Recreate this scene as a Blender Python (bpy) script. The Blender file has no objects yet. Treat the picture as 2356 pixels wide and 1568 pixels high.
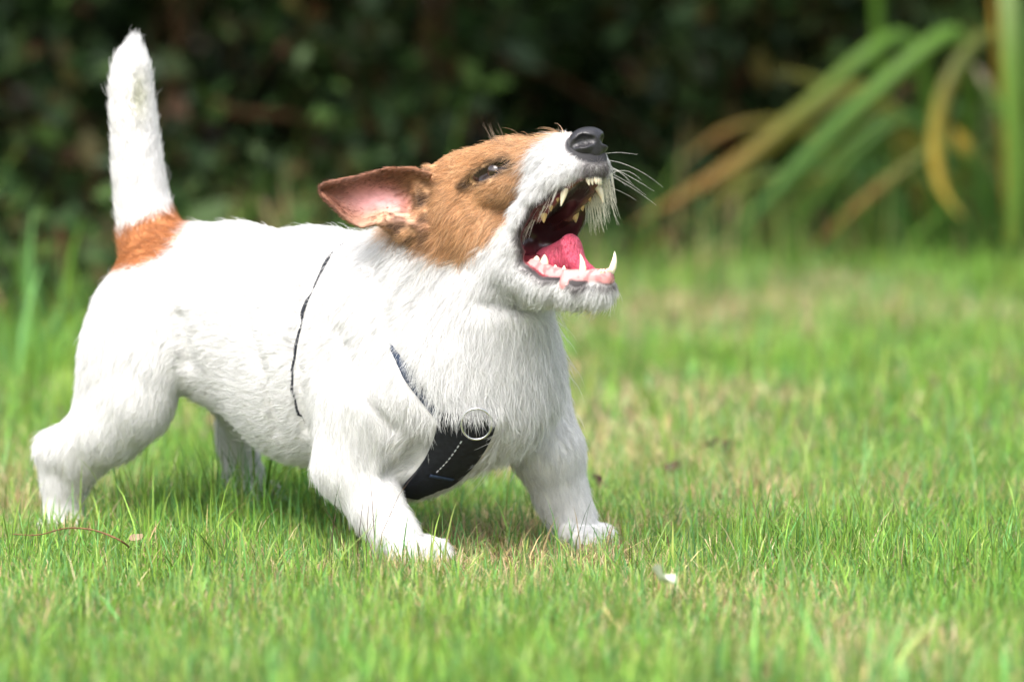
import bpy, math
import numpy as np
from mathutils import Vector, Matrix
from mathutils.bvhtree import BVHTree

rng = np.random.default_rng(7)
sc = bpy.context.scene

# ------------------------------------------------------------------ camera, sky, sun, exposure
U = 1.0 / 3300.0                       # modelling unit: one 3300th of a metre
DIST, CAM_H = 3.5, 1510 * U            # metres from the focus plane, metres above the lawn
PITCH = math.atan(994 / 11550)
FPX = 11550.0 * math.cos(PITCH)
cam_d = bpy.data.cameras.new('camera')
cam = bpy.data.objects.new('camera', cam_d)
sc.collection.objects.link(cam)
cam.location = (0, -DIST, CAM_H)
cam.rotation_euler = (math.pi / 2 - PITCH, 0, 0)
cam_d.sensor_width = 36
cam_d.lens = 36 * FPX / 2356
cam_d.clip_start, cam_d.clip_end = 0.1, 500
cam_d.dof.use_dof = True
cam_d.dof.focus_distance = DIST - 0.015
cam_d.dof.aperture_fstop = cam_d.lens / 35.0
sc.camera = cam

SUN_EL, SUN_AZ = math.radians(56), math.radians(-24)   # azimuth: from behind the camera's left shoulder
world = bpy.data.worlds.new('World'); sc.world = world
world.use_nodes = True
wn = world.node_tree
sky = wn.nodes.new('ShaderNodeTexSky')
sky.sky_type = 'NISHITA'; sky.sun_disc = False
sky.sun_elevation = SUN_EL
sky.sun_rotation = math.pi + SUN_AZ * -1
sky.dust_density = 5.0; sky.ozone_density = 0.6; sky.air_density = 1.0
wn.nodes['Background'].inputs['Strength'].default_value = 0.15
hs_ = wn.nodes.new('ShaderNodeHueSaturation'); hs_.inputs['Saturation'].default_value = 0.5      # thin even cloud
wn.links.new(sky.outputs[0], hs_.inputs['Color']); wn.links.new(hs_.outputs[0], wn.nodes['Background'].inputs['Color'])
sd = bpy.data.lights.new('sun', 'SUN')
sd.energy = 1.1; sd.angle = math.radians(45); sd.color = (1.0, 0.975, 0.945)
sun = bpy.data.objects.new('sun', sd); sc.collection.objects.link(sun)
sdir = Vector((math.sin(SUN_AZ) * math.cos(SUN_EL), -math.cos(SUN_AZ) * math.cos(SUN_EL), math.sin(SUN_EL)))
sun.rotation_euler = sdir.to_track_quat('Z', 'Y').to_euler()
vs = sc.view_settings
vs.view_transform = 'Standard'; vs.look = 'None'; vs.gamma = 1.0; vs.exposure = 1.47
vs.use_curve_mapping = False
sc.cycles.use_denoising = True
sc.cycles.max_bounces = 8; sc.cycles.diffuse_bounces = 5; sc.cycles.transmission_bounces = 5
sc.cycles.transparent_max_bounces = 8
sc.cycles_curves.shape = 'RIBBONS'
sc.cycles_curves.subdivisions = 2

# ------------------------------------------------------------------ helpers
CP, SP = math.cos(PITCH), math.sin(PITCH)
def P(px, py, Y=0.0):
    """a point at picture column px, row py (of 2356 x 1568) and depth Y units behind the focus plane"""
    a = (px - 1178) / FPX; b = -(py - 784) / FPX
    dy = CP + b * SP; dz = -SP + b * CP
    t = (DIST + Y * U) / dy
    return np.array([a * t, Y * U, CAM_H + dz * t])
def link(o, parent=None):
    sc.collection.objects.link(o)
    if parent is not None: o.parent = parent
    return o
def tag(o, label=None, cat=None, group=None, kind=None):
    if label: o['label'] = label
    if cat: o['category'] = cat
    if group: o['group'] = group
    if kind: o['kind'] = kind
    return o
def mesh_np(name, V, F, mat=None, parent=None, smooth=True, cols=None):
    """V (n,3), F (m,k) -> one mesh object"""
    V = np.ascontiguousarray(V, dtype=np.float32); F = np.ascontiguousarray(F, dtype=np.int32)
    me = bpy.data.meshes.new(name)
    me.vertices.add(len(V)); me.vertices.foreach_set('co', V.ravel())
    k = F.shape[1]
    me.loops.add(F.size); me.loops.foreach_set('vertex_index', F.ravel())
    me.polygons.add(len(F))
    me.polygons.foreach_set('loop_start', np.arange(0, F.size, k, dtype=np.int32))
    me.polygons.foreach_set('loop_total', np.full(len(F), k, dtype=np.int32))
    if smooth: me.polygons.foreach_set('use_smooth', np.ones(len(F), dtype=bool))
    if cols is not None:
        for an, c in cols.items():
            at = me.attributes.new(an, 'FLOAT_COLOR', 'POINT')
            c4 = np.ones((len(V), 4), np.float32); c4[:, :c.shape[1]] = c
            at.data.foreach_set('color', c4.ravel())
    me.update(calc_edges=True); me.validate()
    if mat: me.materials.append(mat)
    return link(bpy.data.objects.new(name, me), parent)
def nrm(a): return a / np.maximum(np.linalg.norm(a, axis=-1, keepdims=True), 1e-9)
def _h(ix, iy, iz, seed):
    n = (ix * 374761393 + iy * 668265263 + iz * 2147483647 + seed * 1274126177) & 0xffffffff
    n = ((n ^ (n >> 13)) * 1274126177) & 0xffffffff
    return ((n ^ (n >> 16)) & 0xffff) / 65535.0
def noise3(p, seed=0):
    p = np.asarray(p, dtype=np.float64); i = np.floor(p).astype(np.int64); f = p - i; f = f * f * (3 - 2 * f)
    r = 0
    for a in (0, 1):
        for b in (0, 1):
            for c in (0, 1):
                w = (f[:, 0] if a else 1 - f[:, 0]) * (f[:, 1] if b else 1 - f[:, 1]) * (f[:, 2] if c else 1 - f[:, 2])
                r = r + w * _h(i[:, 0] + a, i[:, 1] + b, i[:, 2] + c, seed)
    return r * 2 - 1
def sstep(a, b, x):
    t = np.clip((x - a) / (b - a), 0, 1); return t * t * (3 - 2 * t)

def mat_new(name):
    m = bpy.data.materials.new(name); m.use_nodes = True
    return m, m.node_tree, m.node_tree.nodes['Principled BSDF']
def mat_plain(name, col, rough=0.6, noise=0.0, scale=40, spec=0.4, sss=0.0):
    m, nt, b = mat_new(name)
    b.inputs['Roughness'].default_value = rough
    b.inputs['Specular IOR Level'].default_value = spec
    if sss:
        b.inputs['Subsurface Weight'].default_value = sss
        b.inputs['Subsurface Radius'].default_value = (0.004, 0.0015, 0.001)
        b.inputs['Subsurface Scale'].default_value = 1.0
    if noise:
        tc = nt.nodes.new('ShaderNodeTexCoord'); tn = nt.nodes.new('ShaderNodeTexNoise')
        tn.inputs['Scale'].default_value = scale; tn.inputs['Detail'].default_value = 6
        nt.links.new(tc.outputs['Object'], tn.inputs['Vector'])
        rp = nt.nodes.new('ShaderNodeValToRGB')
        rp.color_ramp.elements[0].position = 0.3; rp.color_ramp.elements[1].position = 0.7
        rp.color_ramp.elements[0].color = tuple(c * (1 - noise) for c in col) + (1,)
        rp.color_ramp.elements[1].color = tuple(min(1, c * (1 + noise)) for c in col) + (1,)
        nt.links.new(tn.outputs['Fac'], rp.inputs['Fac'])
        nt.links.new(rp.outputs['Color'], b.inputs['Base Color'])
    else:
        b.inputs['Base Color'].default_value = tuple(col) + (1,)
    return m
def mat_attr(name, attr, rough=0.6, transl=0.0, spec=0.3):
    m, nt, b = mat_new(name)
    b.inputs['Roughness'].default_value = rough; b.inputs['Specular IOR Level'].default_value = spec
    a = nt.nodes.new('ShaderNodeAttribute'); a.attribute_name = attr
    nt.links.new(a.outputs['Color'], b.inputs['Base Color'])
    if transl:
        t = nt.nodes.new('ShaderNodeBsdfTranslucent'); mx = nt.nodes.new('ShaderNodeMixShader')
        mx.inputs['Fac'].default_value = transl
        nt.links.new(a.outputs['Color'], t.inputs['Color'])
        nt.links.new(b.outputs[0], mx.inputs[1]); nt.links.new(t.outputs[0], mx.inputs[2])
        nt.links.new(mx.outputs[0], nt.nodes['Material Output'].inputs['Surface'])
    return m

# ------------------------------------------------------------------ implicit-surface modelling
class Field:
    def __init__(s): s.ops = []
    def add(s, kind, *a, k=20, op='+', **meta):
        s.ops.append((kind, a, k * U, op, meta)); return s
    def ell(s, c, r, basis=None, k=30, op='+', **m):
        B = np.eye(3) if basis is None else np.asarray(basis)
        return s.add('e', np.asarray(c), np.asarray(r, float) * U, B, k=k, op=op, **m)
    def cone(s, a, b, ra, rb, k=25, op='+', **m):
        return s.add('c', np.asarray(a), np.asarray(b), ra * U, rb * U, k=k, op=op, **m)
    def chain(s, pts, k=25, op='+', **m):
        for (a, ra), (b, rb) in zip(pts[:-1], pts[1:]): s.cone(a, b, ra, rb, k=k, op=op, **m)
        return s
    def sheet(s, pts, r, k=8, op='+', **m):
        return s.add('s', np.asarray(pts), r * U, k=k, op=op, **m)
    @staticmethod
    def dist(kind, a, p):
        if kind == 'e':
            c, r, B = [v.astype(p.dtype) for v in a]
            q = (p - c) @ B.T
            k0 = np.linalg.norm(q / r, axis=1); k1 = np.linalg.norm(q / (r * r), axis=1)
            return k0 * (k0 - 1) / np.maximum(k1, 1e-9)
        if kind == 'c':
            A, Bp, ra, rb = a[0].astype(p.dtype), a[1].astype(p.dtype), a[2], a[3]
            ab = Bp - A; t = np.clip(((p - A) @ ab) / max(ab @ ab, 1e-12), 0, 1)
            return np.linalg.norm(p - A - t[:, None] * ab, axis=1) - (ra + (rb - ra) * t)
        pts, r = a
        c0 = pts.mean(0); pts = (pts - c0).astype(p.dtype); p = p - c0.astype(p.dtype)
        out = np.empty(len(p), p.dtype)
        for i in range(0, len(p), 20000):
            q = p[i:i + 20000]
            d2 = (q * q).sum(1)[:, None] + (pts * pts).sum(1)[None] - 2 * q @ pts.T
            out[i:i + 20000] = np.sqrt(np.maximum(d2.min(1), 0))
        return out - r
    @staticmethod
    def box(kind, a):
        if kind == 'e': m = a[1].max(); return a[0] - m, a[0] + m
        if kind == 'c':
            m = max(a[2], a[3]); return np.minimum(a[0], a[1]) - m, np.maximum(a[0], a[1]) + m
        return a[0].min(0) - a[1], a[0].max(0) + a[1]
    def bounds(s):
        bs = [s.box(o[0], o[1]) for o in s.ops if o[3] == '+']
        return np.min([b[0] for b in bs], 0), np.max([b[1] for b in bs], 0)
    def eval(s, p, margin=30):
        order = np.argsort(p[:, 0], kind='stable')
        q = np.ascontiguousarray(p[order], dtype=np.float32); x = q[:, 0]
        d = np.full(len(q), 1.0, np.float32)
        for kind, a, k, op, meta in s.ops:
            lo, hi = s.box(kind, a); mg = k + margin * U
            i0, i1 = np.searchsorted(x, lo[0] - mg), np.searchsorted(x, hi[0] + mg)
            if i1 <= i0: continue
            sub = q[i0:i1]
            ix = np.nonzero((sub[:, 1] >= lo[1] - mg) & (sub[:, 1] <= hi[1] + mg) & (sub[:, 2] >= lo[2] - mg) & (sub[:, 2] <= hi[2] + mg))[0]
            if not len(ix): continue
            e = s.dist(kind, a, sub[ix]); ix = ix + i0; c = d[ix]
            if op == '+':
                h = np.maximum(k - np.abs(c - e), 0) / k
                d[ix] = np.minimum(c, e) - h * h * k * 0.25
            else:
                e = -e
                h = np.maximum(k - np.abs(c - e), 0) / k
                d[ix] = np.maximum(c, e) + h * h * k * 0.25
        out = np.empty(len(q), np.float32); out[order] = d
        return out
    def mesh(s, step, coarse=3, smooth=1):
        lo, hi = s.bounds(); h = step * U; H = h * coarse
        lo = lo - 3 * H; n = np.ceil((hi - lo) / H).astype(int) + 3
        g = np.stack(np.meshgrid(*[np.arange(m) for m in n], indexing='ij'), -1).reshape(-1, 3)
        dc = s.eval(lo + g * H, margin=coarse * step * 2.5).reshape(n)
        # fine blocks: corner at coarse node, covering nodes [c*i, c*i+c)
        shell = np.abs(dc) < H * 2.0
        sh = shell.copy()
        for ax in range(3):
            for dd in (1, -1): sh |= np.roll(shell, dd, ax)
        D = np.repeat(np.repeat(np.repeat(dc.astype(np.float32), coarse, 0), coarse, 1), coarse, 2)
        bi = np.argwhere(sh)
        o = np.stack(np.meshgrid(*[np.arange(coarse)] * 3, indexing='ij'), -1).reshape(-1, 3)
        fi = (bi[:, None, :] * coarse + o[None]).reshape(-1, 3)
        D[fi[:, 0], fi[:, 1], fi[:, 2]] = s.eval(lo + fi * h, margin=coarse * step * 2.5)
        return surface_nets(D, lo, h, smooth)

def surface_nets(D, lo, h, smooth=1):
    S = D < 0
    c = [S[i:S.shape[0] - 1 + i, j:S.shape[1] - 1 + j, k:S.shape[2] - 1 + k] for i in (0, 1) for j in (0, 1) for k in (0, 1)]
    cnt = sum(x.astype(np.int8) for x in c)
    cells = np.argwhere((cnt > 0) & (cnt < 8))
    idx = np.full(cnt.shape, -1, np.int32); idx[tuple(cells.T)] = np.arange(len(cells))
    cv = np.array([[i, j, k] for i in (0, 1) for j in (0, 1) for k in (0, 1)])
    val = np.stack([D[cells[:, 0] + a, cells[:, 1] + b, cells[:, 2] + e] for a, b, e in cv], 1)
    acc = np.zeros((len(cells), 3)); num = np.zeros(len(cells))
    for i in range(8):
        for j in range(i + 1, 8):
            if np.abs(cv[i] - cv[j]).sum() != 1: continue
            a, b = val[:, i], val[:, j]; m = (a < 0) != (b < 0)
            t = np.where(m, a / np.where(m, a - b, 1), 0)
            acc += np.where(m[:, None], cv[i] + t[:, None] * (cv[j] - cv[i]), 0); num += m
    V = lo + (cells + acc / num[:, None]) * h
    F = []
    for ax in range(3):
        a1, a2 = [(1, 2), (2, 0), (0, 1)][ax]
        sl0 = [slice(None)] * 3; sl1 = [slice(None)] * 3
        sl0[ax] = slice(0, -1); sl1[ax] = slice(1, None)
        A, B = S[tuple(sl0)], S[tuple(sl1)]
        e = np.argwhere(A != B)
        e = e[(e[:, a1] > 0) & (e[:, a2] > 0) & (e[:, a1] < S.shape[a1] - 1) & (e[:, a2] < S.shape[a2] - 1)]
        flip = A[tuple(e.T)]
        q = []
        for o1, o2 in ((0, 0), (-1, 0), (-1, -1), (0, -1)):
            x = e.copy(); x[:, a1] += o1; x[:, a2] += o2
            q.append(idx[x[:, 0], x[:, 1], x[:, 2]])
        q = np.stack(q, 1); q[~flip] = q[~flip][:, ::-1]
        F.append(q)
    F = np.concatenate(F); F = F[(F >= 0).all(1)]
    for _ in range(smooth):
        s_ = np.zeros_like(V); n_ = np.zeros(len(V))
        for i in range(4):
            for j in (1, 3):
                np.add.at(s_, F[:, i], V[F[:, (i + j) % 4]]); np.add.at(n_, F[:, i], 1)
        V = V * 0.45 + 0.55 * s_ / np.maximum(n_, 1)[:, None]
    return V, F
def vnormals(V, F):
    fn = np.cross(V[F[:, 2]] - V[F[:, 0]], V[F[:, 3]] - V[F[:, 1]])
    N = np.zeros_like(V)
    for i in range(4): np.add.at(N, F[:, i], fn)
    return nrm(N)

# ------------------------------------------------------------------ the dog
TH = math.radians(35)
bu = np.array([math.cos(TH), -math.sin(TH), 0]); bv = np.array([math.sin(TH), math.cos(TH), 0])
tilt = math.radians(-8)
bu3 = bu * math.cos(tilt) + np.array([0, 0, math.sin(tilt)]); bw3 = np.cross(bu3, bv)
BB = np.array([bu3, bv, bw3])                       # body basis: forward, left, up
PHI = math.radians(50)
hf = np.array([math.cos(PHI), -math.sin(PHI), 0]); hs = np.array([math.sin(PHI), math.cos(PHI), 0]); hz = np.array([0, 0, 1.0])
NY = -300
NPX = 1371
def H(px, py, L=0):
    F_ = ((px - NPX) - hs[0] * L) / hf[0]
    return P(px, py, NY + hf[1] * F_ + hs[1] * L)
NOSE0 = H(NPX, 330, 0)
def HM(px, py, L):          # mirrored pair: the column is that of the mid plane
    return H(px + hs[0] * L, py, L)

fl_back, fl_down = -bu3, np.array([-0.1, 0, -1.0])
dog = Field()
def E(c, r, basis=BB, k=60, **m): dog.ell(P(*c), r, basis, k=k, **m)
T = dict(flow=fl_back, len=8, reg='body')
E((424, 685, 575), (188, 160, 180), **T)
E((545, 728, 450), (235, 176, 226), **T)
E((720, 795, 310), (265, 202, 283), **T)
E((935, 868, 195), (255, 208, 286), **T)
E((1085, 866, 100), (195, 196, 196), **dict(T, flow=np.array([0.1, 0, -1.0]), len=15, reg='chest'))
E((850, 700, 235), (170, 150, 150), **T)
E((845, 850, 75), (150, 75, 210), **dict(T, flow=np.array([-.5, .2, -.8]), len=9))        # shoulder, near
E((1170, 880, 300), (130, 75, 180), **dict(T, flow=np.array([-.2, .2, -.9]), len=9))      # shoulder, far
NK = dict(flow=np.array([-.55, .25, -.75]), len=14.5, reg='neck')
dog.cone(P(930, 730, 190), H(1075, 505), 185, 112, k=70, **NK)
dog.cone(P(1093, 835, 70), H(1178, 612), 190, 84, k=60, **dict(NK, flow=np.array([0, .1, -1.])))
# fore legs
LG = dict(flow=np.array([.15, 0, -1.0]), len=8, reg='leg')
def paw(cx, cy, Y, fwd, lat, r=24, spread=37, n=4, k=4.5):
    c = P(cx, cy, Y)
    fwd = nrm(np.asarray(fwd, float)); lat = nrm(np.asarray(lat, float))
    for i in range(n):
        o = (i - (n - 1) / 2)
        adv = 14 - 7 * abs(o) * abs(o) * .5
        a = c + (lat * o * spread * .72) * U + np.array([0, 0, 10 * U])
        b = c + (lat * o * spread + fwd * (34 + adv)) * U
        d = c + (lat * o * spread * 1.03 + fwd * (50 + adv)) * U + np.array([0, 0, -12 * U])
        dog.cone(a, b, r, r * .98, k=k, flow=fwd * .8 + np.array([0, 0, -.6]), len=5, reg='paw')
        dog.cone(b, d, r * .96, r * .72, k=k, flow=fwd * .6 + np.array([0, 0, -.8]), len=5, reg='paw')
dog.chain([(P(845, 925, 70), 118), (P(808, 1068, 75), 81), (P(868, 1170, 35), 55), (P(905, 1225, 12), 47), (P(935, 1262, 0), 44)], k=35, **LG)
paw(945, 1268, -12, bu * .9 + np.array([.3, -.3, 0]), bv, r=27, spread=39)
dog.chain([(P(1190, 900, 290), 120), (P(1262, 1040, 250), 77), (P(1290, 1135, 270), 56), (P(1315, 1190, 275), 47), (P(1325, 1222, 270), 43)], k=35, **LG)
paw(1330, 1230, 255, bu + np.array([.1, -.2, 0]), bv)
# hind legs
TG = dict(flow=np.array([-.25, .1, -.95]), len=8.5, reg='leg')
dog.cone(P(328, 720, 500), P(256, 925, 545), 112, 84, k=50, **TG)
dog.ell(P(302, 830, 460), (134, 88, 186), BB, k=50, **TG)
dog.chain([(P(312, 928, 455), 82), (P(250, 985, 500), 74), (P(175, 1030, 550), 58), (P(126, 1034, 585), 40)], k=45, **TG)
dog.chain([(P(126, 1034, 588), 40), (P(144, 1100, 600), 41), (P(146, 1175, 605), 37), (P(158, 1205, 600), 40)], k=40, **LG)
dog.cone(P(205, 1050, 545), P(160, 1105, 595), 42, 40, k=40, **LG)
paw(140, 1212, 590, np.array([.25, -1, 0]), np.array([1, .25, 0]), r=22, spread=30)
dog.cone(P(500, 780, 690), P(560, 930, 690), 110, 70, k=50, **TG)
dog.chain([(P(575, 930, 690), 68), (P(545, 980, 790), 44), (P(548, 1020, 800), 44), (P(560, 1090, 800), 42), (P(568, 1120, 795), 40)], k=25, **LG)
paw(570, 1130, 780, bu, bv, r=22, spread=32)
# tail
TL = dict(flow=np.array([0, 0, 1.0]), len=8, reg='tail')
dog.chain([(P(375, 600, 620), 88), (P(345, 540, 645), 68), (P(326, 460, 655), 54), (P(318, 395, 658), 50), (P(312, 330, 660), 47), (P(306, 265, 660), 44), (P(301, 200, 660), 40), (P(302, 150, 660), 32), (P(309, 100, 660), 15)], k=40, **TL)
# head
HB = np.array([hf * .95 + hz * .31, hs, -hf * .31 + hz * .95])
HD = dict(flow=-hf + hz * -.25, len=6, reg='head')
dog.ell(H(1080, 437), (118, 100, 92), HB, k=40, **HD)
dog.ell(H(1150, 392), (105, 88, 66), HB, k=40, **HD)
for s in (-1, 1):
    dog.ell(HM(1118, 512, 45 * s), (95, 50, 88), HB, k=45, **dict(HD, flow=-hf * .7 - hz * .7))
    dog.ell(HM(1196, 362, 52 * s), (40, 26, 24), HB, k=24, **HD)                     # brow
    dog.ell(HM(1190, 432, 62 * s), (60, 26, 30), HB, k=30, **HD)                     # cheekbone
MZ = dict(flow=-hf * .75 - hz * .5, len=10.5, reg='muzzle')
dog.cone(H(1190, 400), H(1290, 378), 74, 60, k=30, **MZ)
dog.cone(H(1290, 378), H(1342, 356), 60, 47, k=20, **MZ)
dog.ell(H(1362, 384), (26, 34, 26), HB, k=16, **MZ)
for s in (-1, 1):
    dog.chain([(HM(1345, 376, 22 * s), 33), (HM(1318, 408, 40 * s), 33), (HM(1290, 446, 50 * s), 35), (HM(1262, 500, 56 * s), 36), (HM(1240, 565, 60 * s), 34)], k=22, **dict(MZ, flow=-hf * .45 - hz * .9))
    dog.chain([(HM(1240, 565, 60 * s), 34), (HM(1225, 610, 56 * s), 38), (HM(1285, 652, 46 * s), 31), (HM(1345, 662, 30 * s), 28), (HM(1378, 660, 8 * s), 30)], k=22, **dict(MZ, flow=-hf * .5 - hz * .85, len=10, reg='chin'))
dog.cone(H(1190, 620), H(1340, 662), 72, 32, k=30, **dict(MZ, flow=-hf * .5 - hz * .85, len=10, reg='chin'))
dog.cone(H(1130, 540), H(1215, 560), 90, 70, k=30, **dict(HD, reg='cheek', flow=-hf * .6 - hz * .8, len=8))
# ears: curved sheets
def ear_pts(sd):
    up = [(990, 400), (950, 386), (890, 387), (830, 404), (782, 414), (752, 420), (738, 428)]
    lo = [(980, 525), (925, 508), (872, 512), (830, 522), (796, 502), (768, 474), (742, 448)]
    A = []
    for i in range(41):
        t = i / 40 * 6; j = min(5, int(t)); f = t - j
        a = np.array(up[j]) * (1 - f) + np.array(up[j + 1]) * f; b = np.array(lo[j]) * (1 - f) + np.array(lo[j + 1]) * f
        for w in np.linspace(0, 1, 26):
            q = a * (1 - w) + b * w
            cup = math.sin(w * math.pi) * 42 * (1 - i / 40 * .75)
            curl = 26 * (1 - w) ** 3 * (1 - i / 40 * .3) + 22 * w ** 4
            yy = -10 + cup - curl + 25 * (i / 40)
            if sd < 0: A.append(P(q[0], q[1], yy))
            else:
                p = P(q[0], q[1], yy); r = p - NOSE0
                l_ = r @ hs
                A.append(p - 2 * l_ * hs)
    return np.array(A)
EAR = ear_pts(-1)
EARF = ear_pts(1)
dog.sheet(EAR, 5.6, k=5, flow=np.array([-1, 0, .1]), len=3, reg='ear')
dog.sheet(EARF, 5.6, k=5, flow=np.array([.5, 1, .1]), len=3, reg='ear')
dog.chain([(P(975, 540, 10), 20), (P(928, 530, -8), 20), (P(892, 508, -8), 15), (P(872, 500, -5), 8)], k=14, flow=np.array([-1, 0, -.4]), len=5, reg='earbase')
dog.chain([(P(990, 402, 30), 22), (P(970, 440, 4), 15), (P(970, 500, -8), 16), (P(985, 545, 0), 24)], k=16, flow=np.array([-1, 0, -.4]), len=5, reg='earbase')
# mouth cavity
CAV = Field()
def cv(op_field, op, k):
    T0 = H(1240, 545)
    for b, rb in ((H(1368, 446), 28), (H(1420, 520), 60), (H(1410, 602), 26)):
        op_field.cone(T0, b, 34, rb, k=k, op=op, mouth=1)
    for s in (-1, 1):
        op_field.chain([(HM(1232, 560, 30 * s), 26), (HM(1290, 545, 48 * s), 44), (HM(1345, 520, 42 * s), 66), (HM(1400, 520, 34 * s), 66)], k=k, op=op, mouth=1)
        op_field.chain([(HM(1240, 565, 52 * s), 16), (HM(1300, 500, 62 * s), 24), (HM(1345, 470, 50 * s), 28)], k=k, op=op, mouth=1)
        op_field.chain([(HM(1244, 585, 52 * s), 15), (HM(1300, 615, 50 * s), 20), (HM(1355, 618, 34 * s), 20)], k=k, op=op, mouth=1)
cv(CAV, '+', 10)
_ev = dog.eval
# gums after the carve
GUM = Field()
GUM.chain([(H(1303, 628, -52), 10), (H(1299, 652, -58), 11)], k=8)
for s in (-1, 1):
    GUM.chain([(HM(1266, 606, 50 * s), 13), (HM(1310, 630, 43 * s), 15), (HM(1354, 638, 30 * s), 17), (HM(1382, 637, 16 * s), 17), (HM(1390, 637, 0), 17)], k=10)
    GUM.chain([(HM(1275, 500, 46 * s), 12), (HM(1308, 452, 45 * s), 13), (HM(1336, 420, 38 * s), 12), (HM(1358, 400, 16 * s), 11), (HM(1362, 398, 0), 11)], k=10)
# eye slits
EYE = Field()
def eye_c(s): return HM(1190, 394, 78 * s)
for s in (-1, 1):
    EYE.chain([(HM(1138, 430, 95 * s), 2.5), (HM(1152, 418, 92 * s), 4), (HM(1174, 403, 88 * s), 7), (HM(1196, 391, 84 * s), 8.5), (HM(1218, 379, 79 * s), 5), (HM(1234, 371, 75 * s), 3)], k=5)
def full(p, margin=30):
    d = _ev(p, margin)
    c = CAV.eval(p, margin); k = 7 * U
    e = -c; h = np.maximum(k - np.abs(d - e), 0) / k; d = np.maximum(d, e) + h * h * k * .25
    e = -EYE.eval(p, margin); k = 6 * U; h = np.maximum(k - np.abs(d - e), 0) / k; d = np.maximum(d, e) + h * h * k * .25
    e = -GRV.eval(p, margin + 30); k = 34 * U; h = np.maximum(k - np.abs(d - e), 0) / k; d = np.maximum(d, e) + h * h * k * .25
    g = GUM.eval(p, margin); k = 8 * U; h = np.maximum(k - np.abs(d - g), 0) / k; d = np.minimum(d, g) - h * h * k * .25
    return d
dog.eval = full
def march(px, py, inset=0):
    ys = np.arange(-900, 900, 5.0); pts = np.array([P(px, py, y) for y in ys])
    d = _ev(pts, 60); k = np.nonzero(d < 0)[0]
    return P(px, py, (ys[k[0]] if len(k) else 0) + inset)
GRV = Field()
for pts, r_, k_ in (([(868, 610), (878, 690), (903, 800), (948, 880), (1000, 945)], 13, 44), ([(752, 605), (703, 690), (682, 790), (690, 900), (702, 985)], 6, 26),
                    ([(415, 730), (432, 830), (430, 915)], 10, 40), ([(890, 1090), (935, 1065), (968, 1010)], 12, 34), ([(1105, 690), (1180, 702), (1262, 716)], 9, 34),
                    ([(560, 690), (610, 860), (640, 990)], 4, 40), ([(1082, 428), (1066, 446), (1054, 470)], 4, 10), ([(780, 760), (830, 900), (905, 985)], 6, 46)):
    q_ = [(march(*a), r_) for a in pts]; GRV.chain(q_, k=8, g=k_)
STEP = 5.0
V, F = dog.mesh(STEP, coarse=3, smooth=2)
# keep the largest connected shell
def largest(V, F):
    lab = np.arange(len(V))
    while True:
        m = lab[F].min(1); new = lab.copy()
        for i in range(4): np.minimum.at(new, F[:, i], m)
        new = new[new]
        if (new == lab).all(): break
        lab = new
    r = np.bincount(lab).argmax(); keep = lab == r
    mp = np.cumsum(keep) - 1
    return V[keep], mp[F[keep[F[:, 0]]]]
V, F = largest(V, F)
N = vnormals(V, F)
print('dog verts', len(V))

# region weights, fur flow and length at every vertex
def fields(p):
    W = np.zeros(len(p)); flow = np.zeros((len(p), 3)); ln = np.zeros(len(p)); regs = {}
    for kind, a, k, op, meta in dog.ops:
        if op != '+': continue
        lo, hi = Field.box(kind, a)
        ix = np.nonzero(((p > lo - 120 * U) & (p < hi + 120 * U)).all(1))[0]
        d = np.full(len(p), 1.0); d[ix] = Field.dist(kind, a, p[ix])
        w = np.exp(-np.maximum(d, -10 * U) / (14 * U)) + 1e-12
        W += w; flow += w[:, None] * nrm(meta['flow']); ln += w * meta['len']
        regs[meta['reg']] = regs.get(meta['reg'], 0) + w
    for r in regs: regs[r] = regs[r] / W
    return nrm(flow), ln / W, regs
flow, flen, regs = fields(V)
def headco(p):
    q = (p - NOSE0) / U
    return NPX + hf[0] * (q @ hf), q @ hs, 330 - q[:, 2]
def coat(p, n):
    """coat colour: tan mask and ears, tan spot at the tail root, white elsewhere"""
    pm, L, py = headco(p)
    nz = noise3(p / (9 * U), 1) * 9 + noise3(p / (3.5 * U), 2) * 6
    bx = np.interp(py, [290, 312, 350, 430, 500, 560, 615, 640], [1335, 1308, 1270, 1252, 1222, 1192, 1130, 1100])
    by = np.interp(pm, [940, 1000, 1127, 1200], [552, 566, 622, 640])
    hw = regs_h
    tan = sstep(10, -10, pm - bx + nz * 1.2) * sstep(8, -8, py - by + nz) * hw
    white = np.array([.735, .735, .73]); brown = np.array([.62, .385, .205]); deep = np.array([.50, .26, .105])
    t2 = sstep(-.5, .8, noise3(p / (26 * U), 5))[:, None]
    bc = brown * (1 - .35 * t2) + deep * .35 * t2
    pale = sstep(40, 0, np.abs(pm - bx + 30)) * .3
    bc = bc * (1 - pale[:, None]) + np.array([.66, .44, .26]) * pale[:, None]
    col = white * (1 - tan[:, None]) + bc * tan[:, None]
    # tail-root spot
    c = P(352, 556, 640); r = (p - c) / U
    dd = np.sqrt((r[:, 0] / 105) ** 2 + (r[:, 1] / 250) ** 2 + ((r[:, 2] - .34 * r[:, 0]) / 64) ** 2) + nz / 90
    sp = sstep(1.17, .86, dd + .10 * noise3(p / (5 * U), 17))
    col = col * (1 - sp[:, None]) + (np.array([.44, .18, .06]) * (1 - .3 * t2) + np.array([.30, .10, .03]) * .3 * t2) * sp[:, None]
    st = (p - P(320, 225, 600)) / U; st = np.exp(-((st[:, 0] / 20) ** 2 + (st[:, 1] / 45) ** 2 + (st[:, 2] / 55) ** 2)) * .8     # greenish grass stain on the tail
    col = col * (1 - st[:, None]) + np.array([.42, .43, .30]) * st[:, None]
    return col, np.maximum(tan, sp)
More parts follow.
